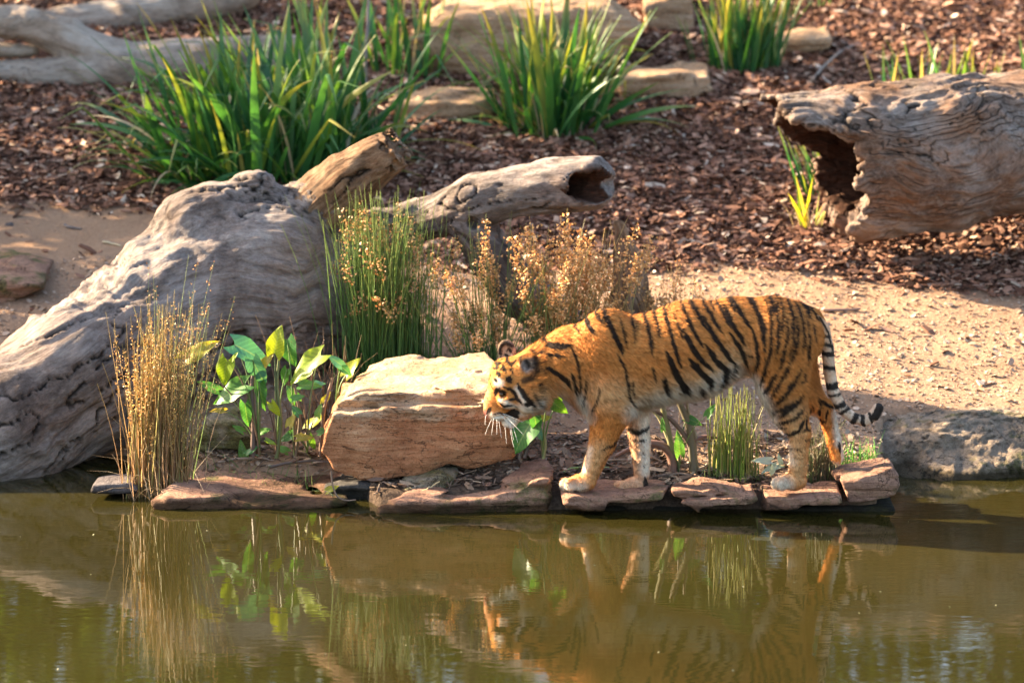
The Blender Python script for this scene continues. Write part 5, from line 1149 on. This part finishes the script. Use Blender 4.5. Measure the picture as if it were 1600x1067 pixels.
def tree(name, label, x, y, top, rad, n, leaf=.09, low=.25, group='trees and shrubs round the enclosure', pal=((.05, .11, .02), (.08, .15, .03), (.11, .17, .035))):
    z0 = float(ground_height(np.array([x]), np.array([y]))[0]); H = top - z0
    root = empty(name, (x, y, z0)); tag(root, label, 'tree' if H > 3 else 'shrub', group)
    parts = [tube(np.array([(x, y, z0 - .05), (x + .05, y, z0 + H * .3), (x - .03, y + .05, z0 + H * .6), (x, y, z0 + H * .85)]), np.array([.05, .04, .03, .015]) * max(1, H / 2.5), 8)]
    cl = []
    ncl = 26
    for k in range(ncl):
        a = random.uniform(0, 6.28); zz = random.uniform(low, .95); rr_ = rad * math.sqrt(random.random()) * (1 - .55 * max(0, zz - .5))
        c_ = np.array([x + rr_ * math.cos(a), y + rr_ * math.sin(a), z0 + H * zz]); cl.append(c_)
        s_ = np.array([x, y, z0 + H * max(.1, zz - .3)]); parts.append(tube(np.stack([s_, (s_ + c_) / 2 + np.array([0, 0, .05]), c_]), np.array([.02, .014, .006]) * max(1, H / 3), 5))
    link('trunk', make_mesh('trunk', *join(parts)), BARK, root)
    cl = np.array(cl); p = cl[rng.integers(0, ncl, n)] + rng.normal(0, 1, (n, 3)) * np.array([rad * .27, rad * .27, H * .085])
    p[:, 2] = np.minimum(p[:, 2], top)
    A = rng.normal(size=(n, 3, 3)); Q, _ = np.linalg.qr(A); L = leaf * rng.uniform(.6, 1.4, n)
    q = np.array([(-1, 0, 0), (0, -.42, .12), (1.1, 0, 0), (0, .42, .12)]); V_ = p[:, None] + (q[None] @ Q) * L[:, None, None] * .5
    me = make_mesh('crown', V_.reshape(-1, 3), np.arange(4 * n).reshape(-1, 4), False); pl = np.array(pal); set_color(me, np.repeat(pl[rng.integers(0, len(pl), n)] * rng.uniform(.7, 1.3, (n, 1)), 4, 0))
    o = link('crown', me, TREELEAF, root); return root
hd = np.array([-math.cos(SUN_AZ), math.sin(SUN_AZ)]); ud = np.array([math.sin(SUN_AZ), math.cos(SUN_AZ)]); A0 = 7.0  # unseen shrub row added as sun blockers, tops set to shade path and mulch
for u, vtop, rad, lab, nl_ in ((1.4, -.2, .36, 'low shrub added for shade beyond the left edge nearest the path', 3000), (2.0, -.05, .40, 'rounded shrub added for shade beyond the left edge', 3000), (2.65, .08, .42, 'bushy shrub added for shade beyond the left edge behind the rounded one', 2800), (3.35, .36, .45, 'tall shrub added for shade beyond the left edge by the forked log', 2600), (4.15, .52, .5, 'taller shrub added for shade far left at the back', 2600), (5.0, .75, .5, 'slender shrub added for shade far left at the back', 2400), (6.0, 1.05, .6, 'tallest shrub added for shade far left at the back', 2600)):
    xy = hd * A0 + ud * u
    tree('shrub', lab, xy[0], xy[1], vtop + A0 * math.tan(SUN_EL), rad, nl_, .10, .06)
for i, (x, y, top, rad) in enumerate(((-4.6, 11.5, 6.2, 1.5), (-2.4, 10.6, 5.4, 1.4), (-.3, 11.8, 6.6, 1.5), (1.7, 10.8, 5.0, 1.3), (3.6, 11.6, 6.4, 1.5), (5.6, 11.2, 5.6, 1.4), (0.7, 14.5, 8.0, 2.2), (-3.6, 15, 8.5, 2.2), (4.8, 15, 8, 2.2), (-7, 13, 7, 1.8), (8, 13.5, 7, 1.8))):
    tree('screen_tree', ['leftmost', 'second', 'third', 'fourth', 'fifth', 'sixth', 'tall middle', 'tall left', 'tall right', 'far left', 'far right'][i] + ' tree of the screen beyond the top edge', x, y, top, rad, 5200, .17, .06)

# specks floating on the pond
nf = 40
sx = rng.uniform(-2.2, 2.2, nf); sy = rng.uniform(-2.2, .1, nf); sl_ = rng.uniform(.0015, .004, nf)
o = link('floating_specks', chip_mesh('floating_specks', np.stack([sx, sy, np.full(nf, .003)], 1), None, sl_, sl_ * .6, np.tile(np.array((.42, .40, .25)), (nf, 1)), .001), MAT_CHIP)
tag(o, 'tiny pale specks floating on the pond', 'specks', kind='stuff')
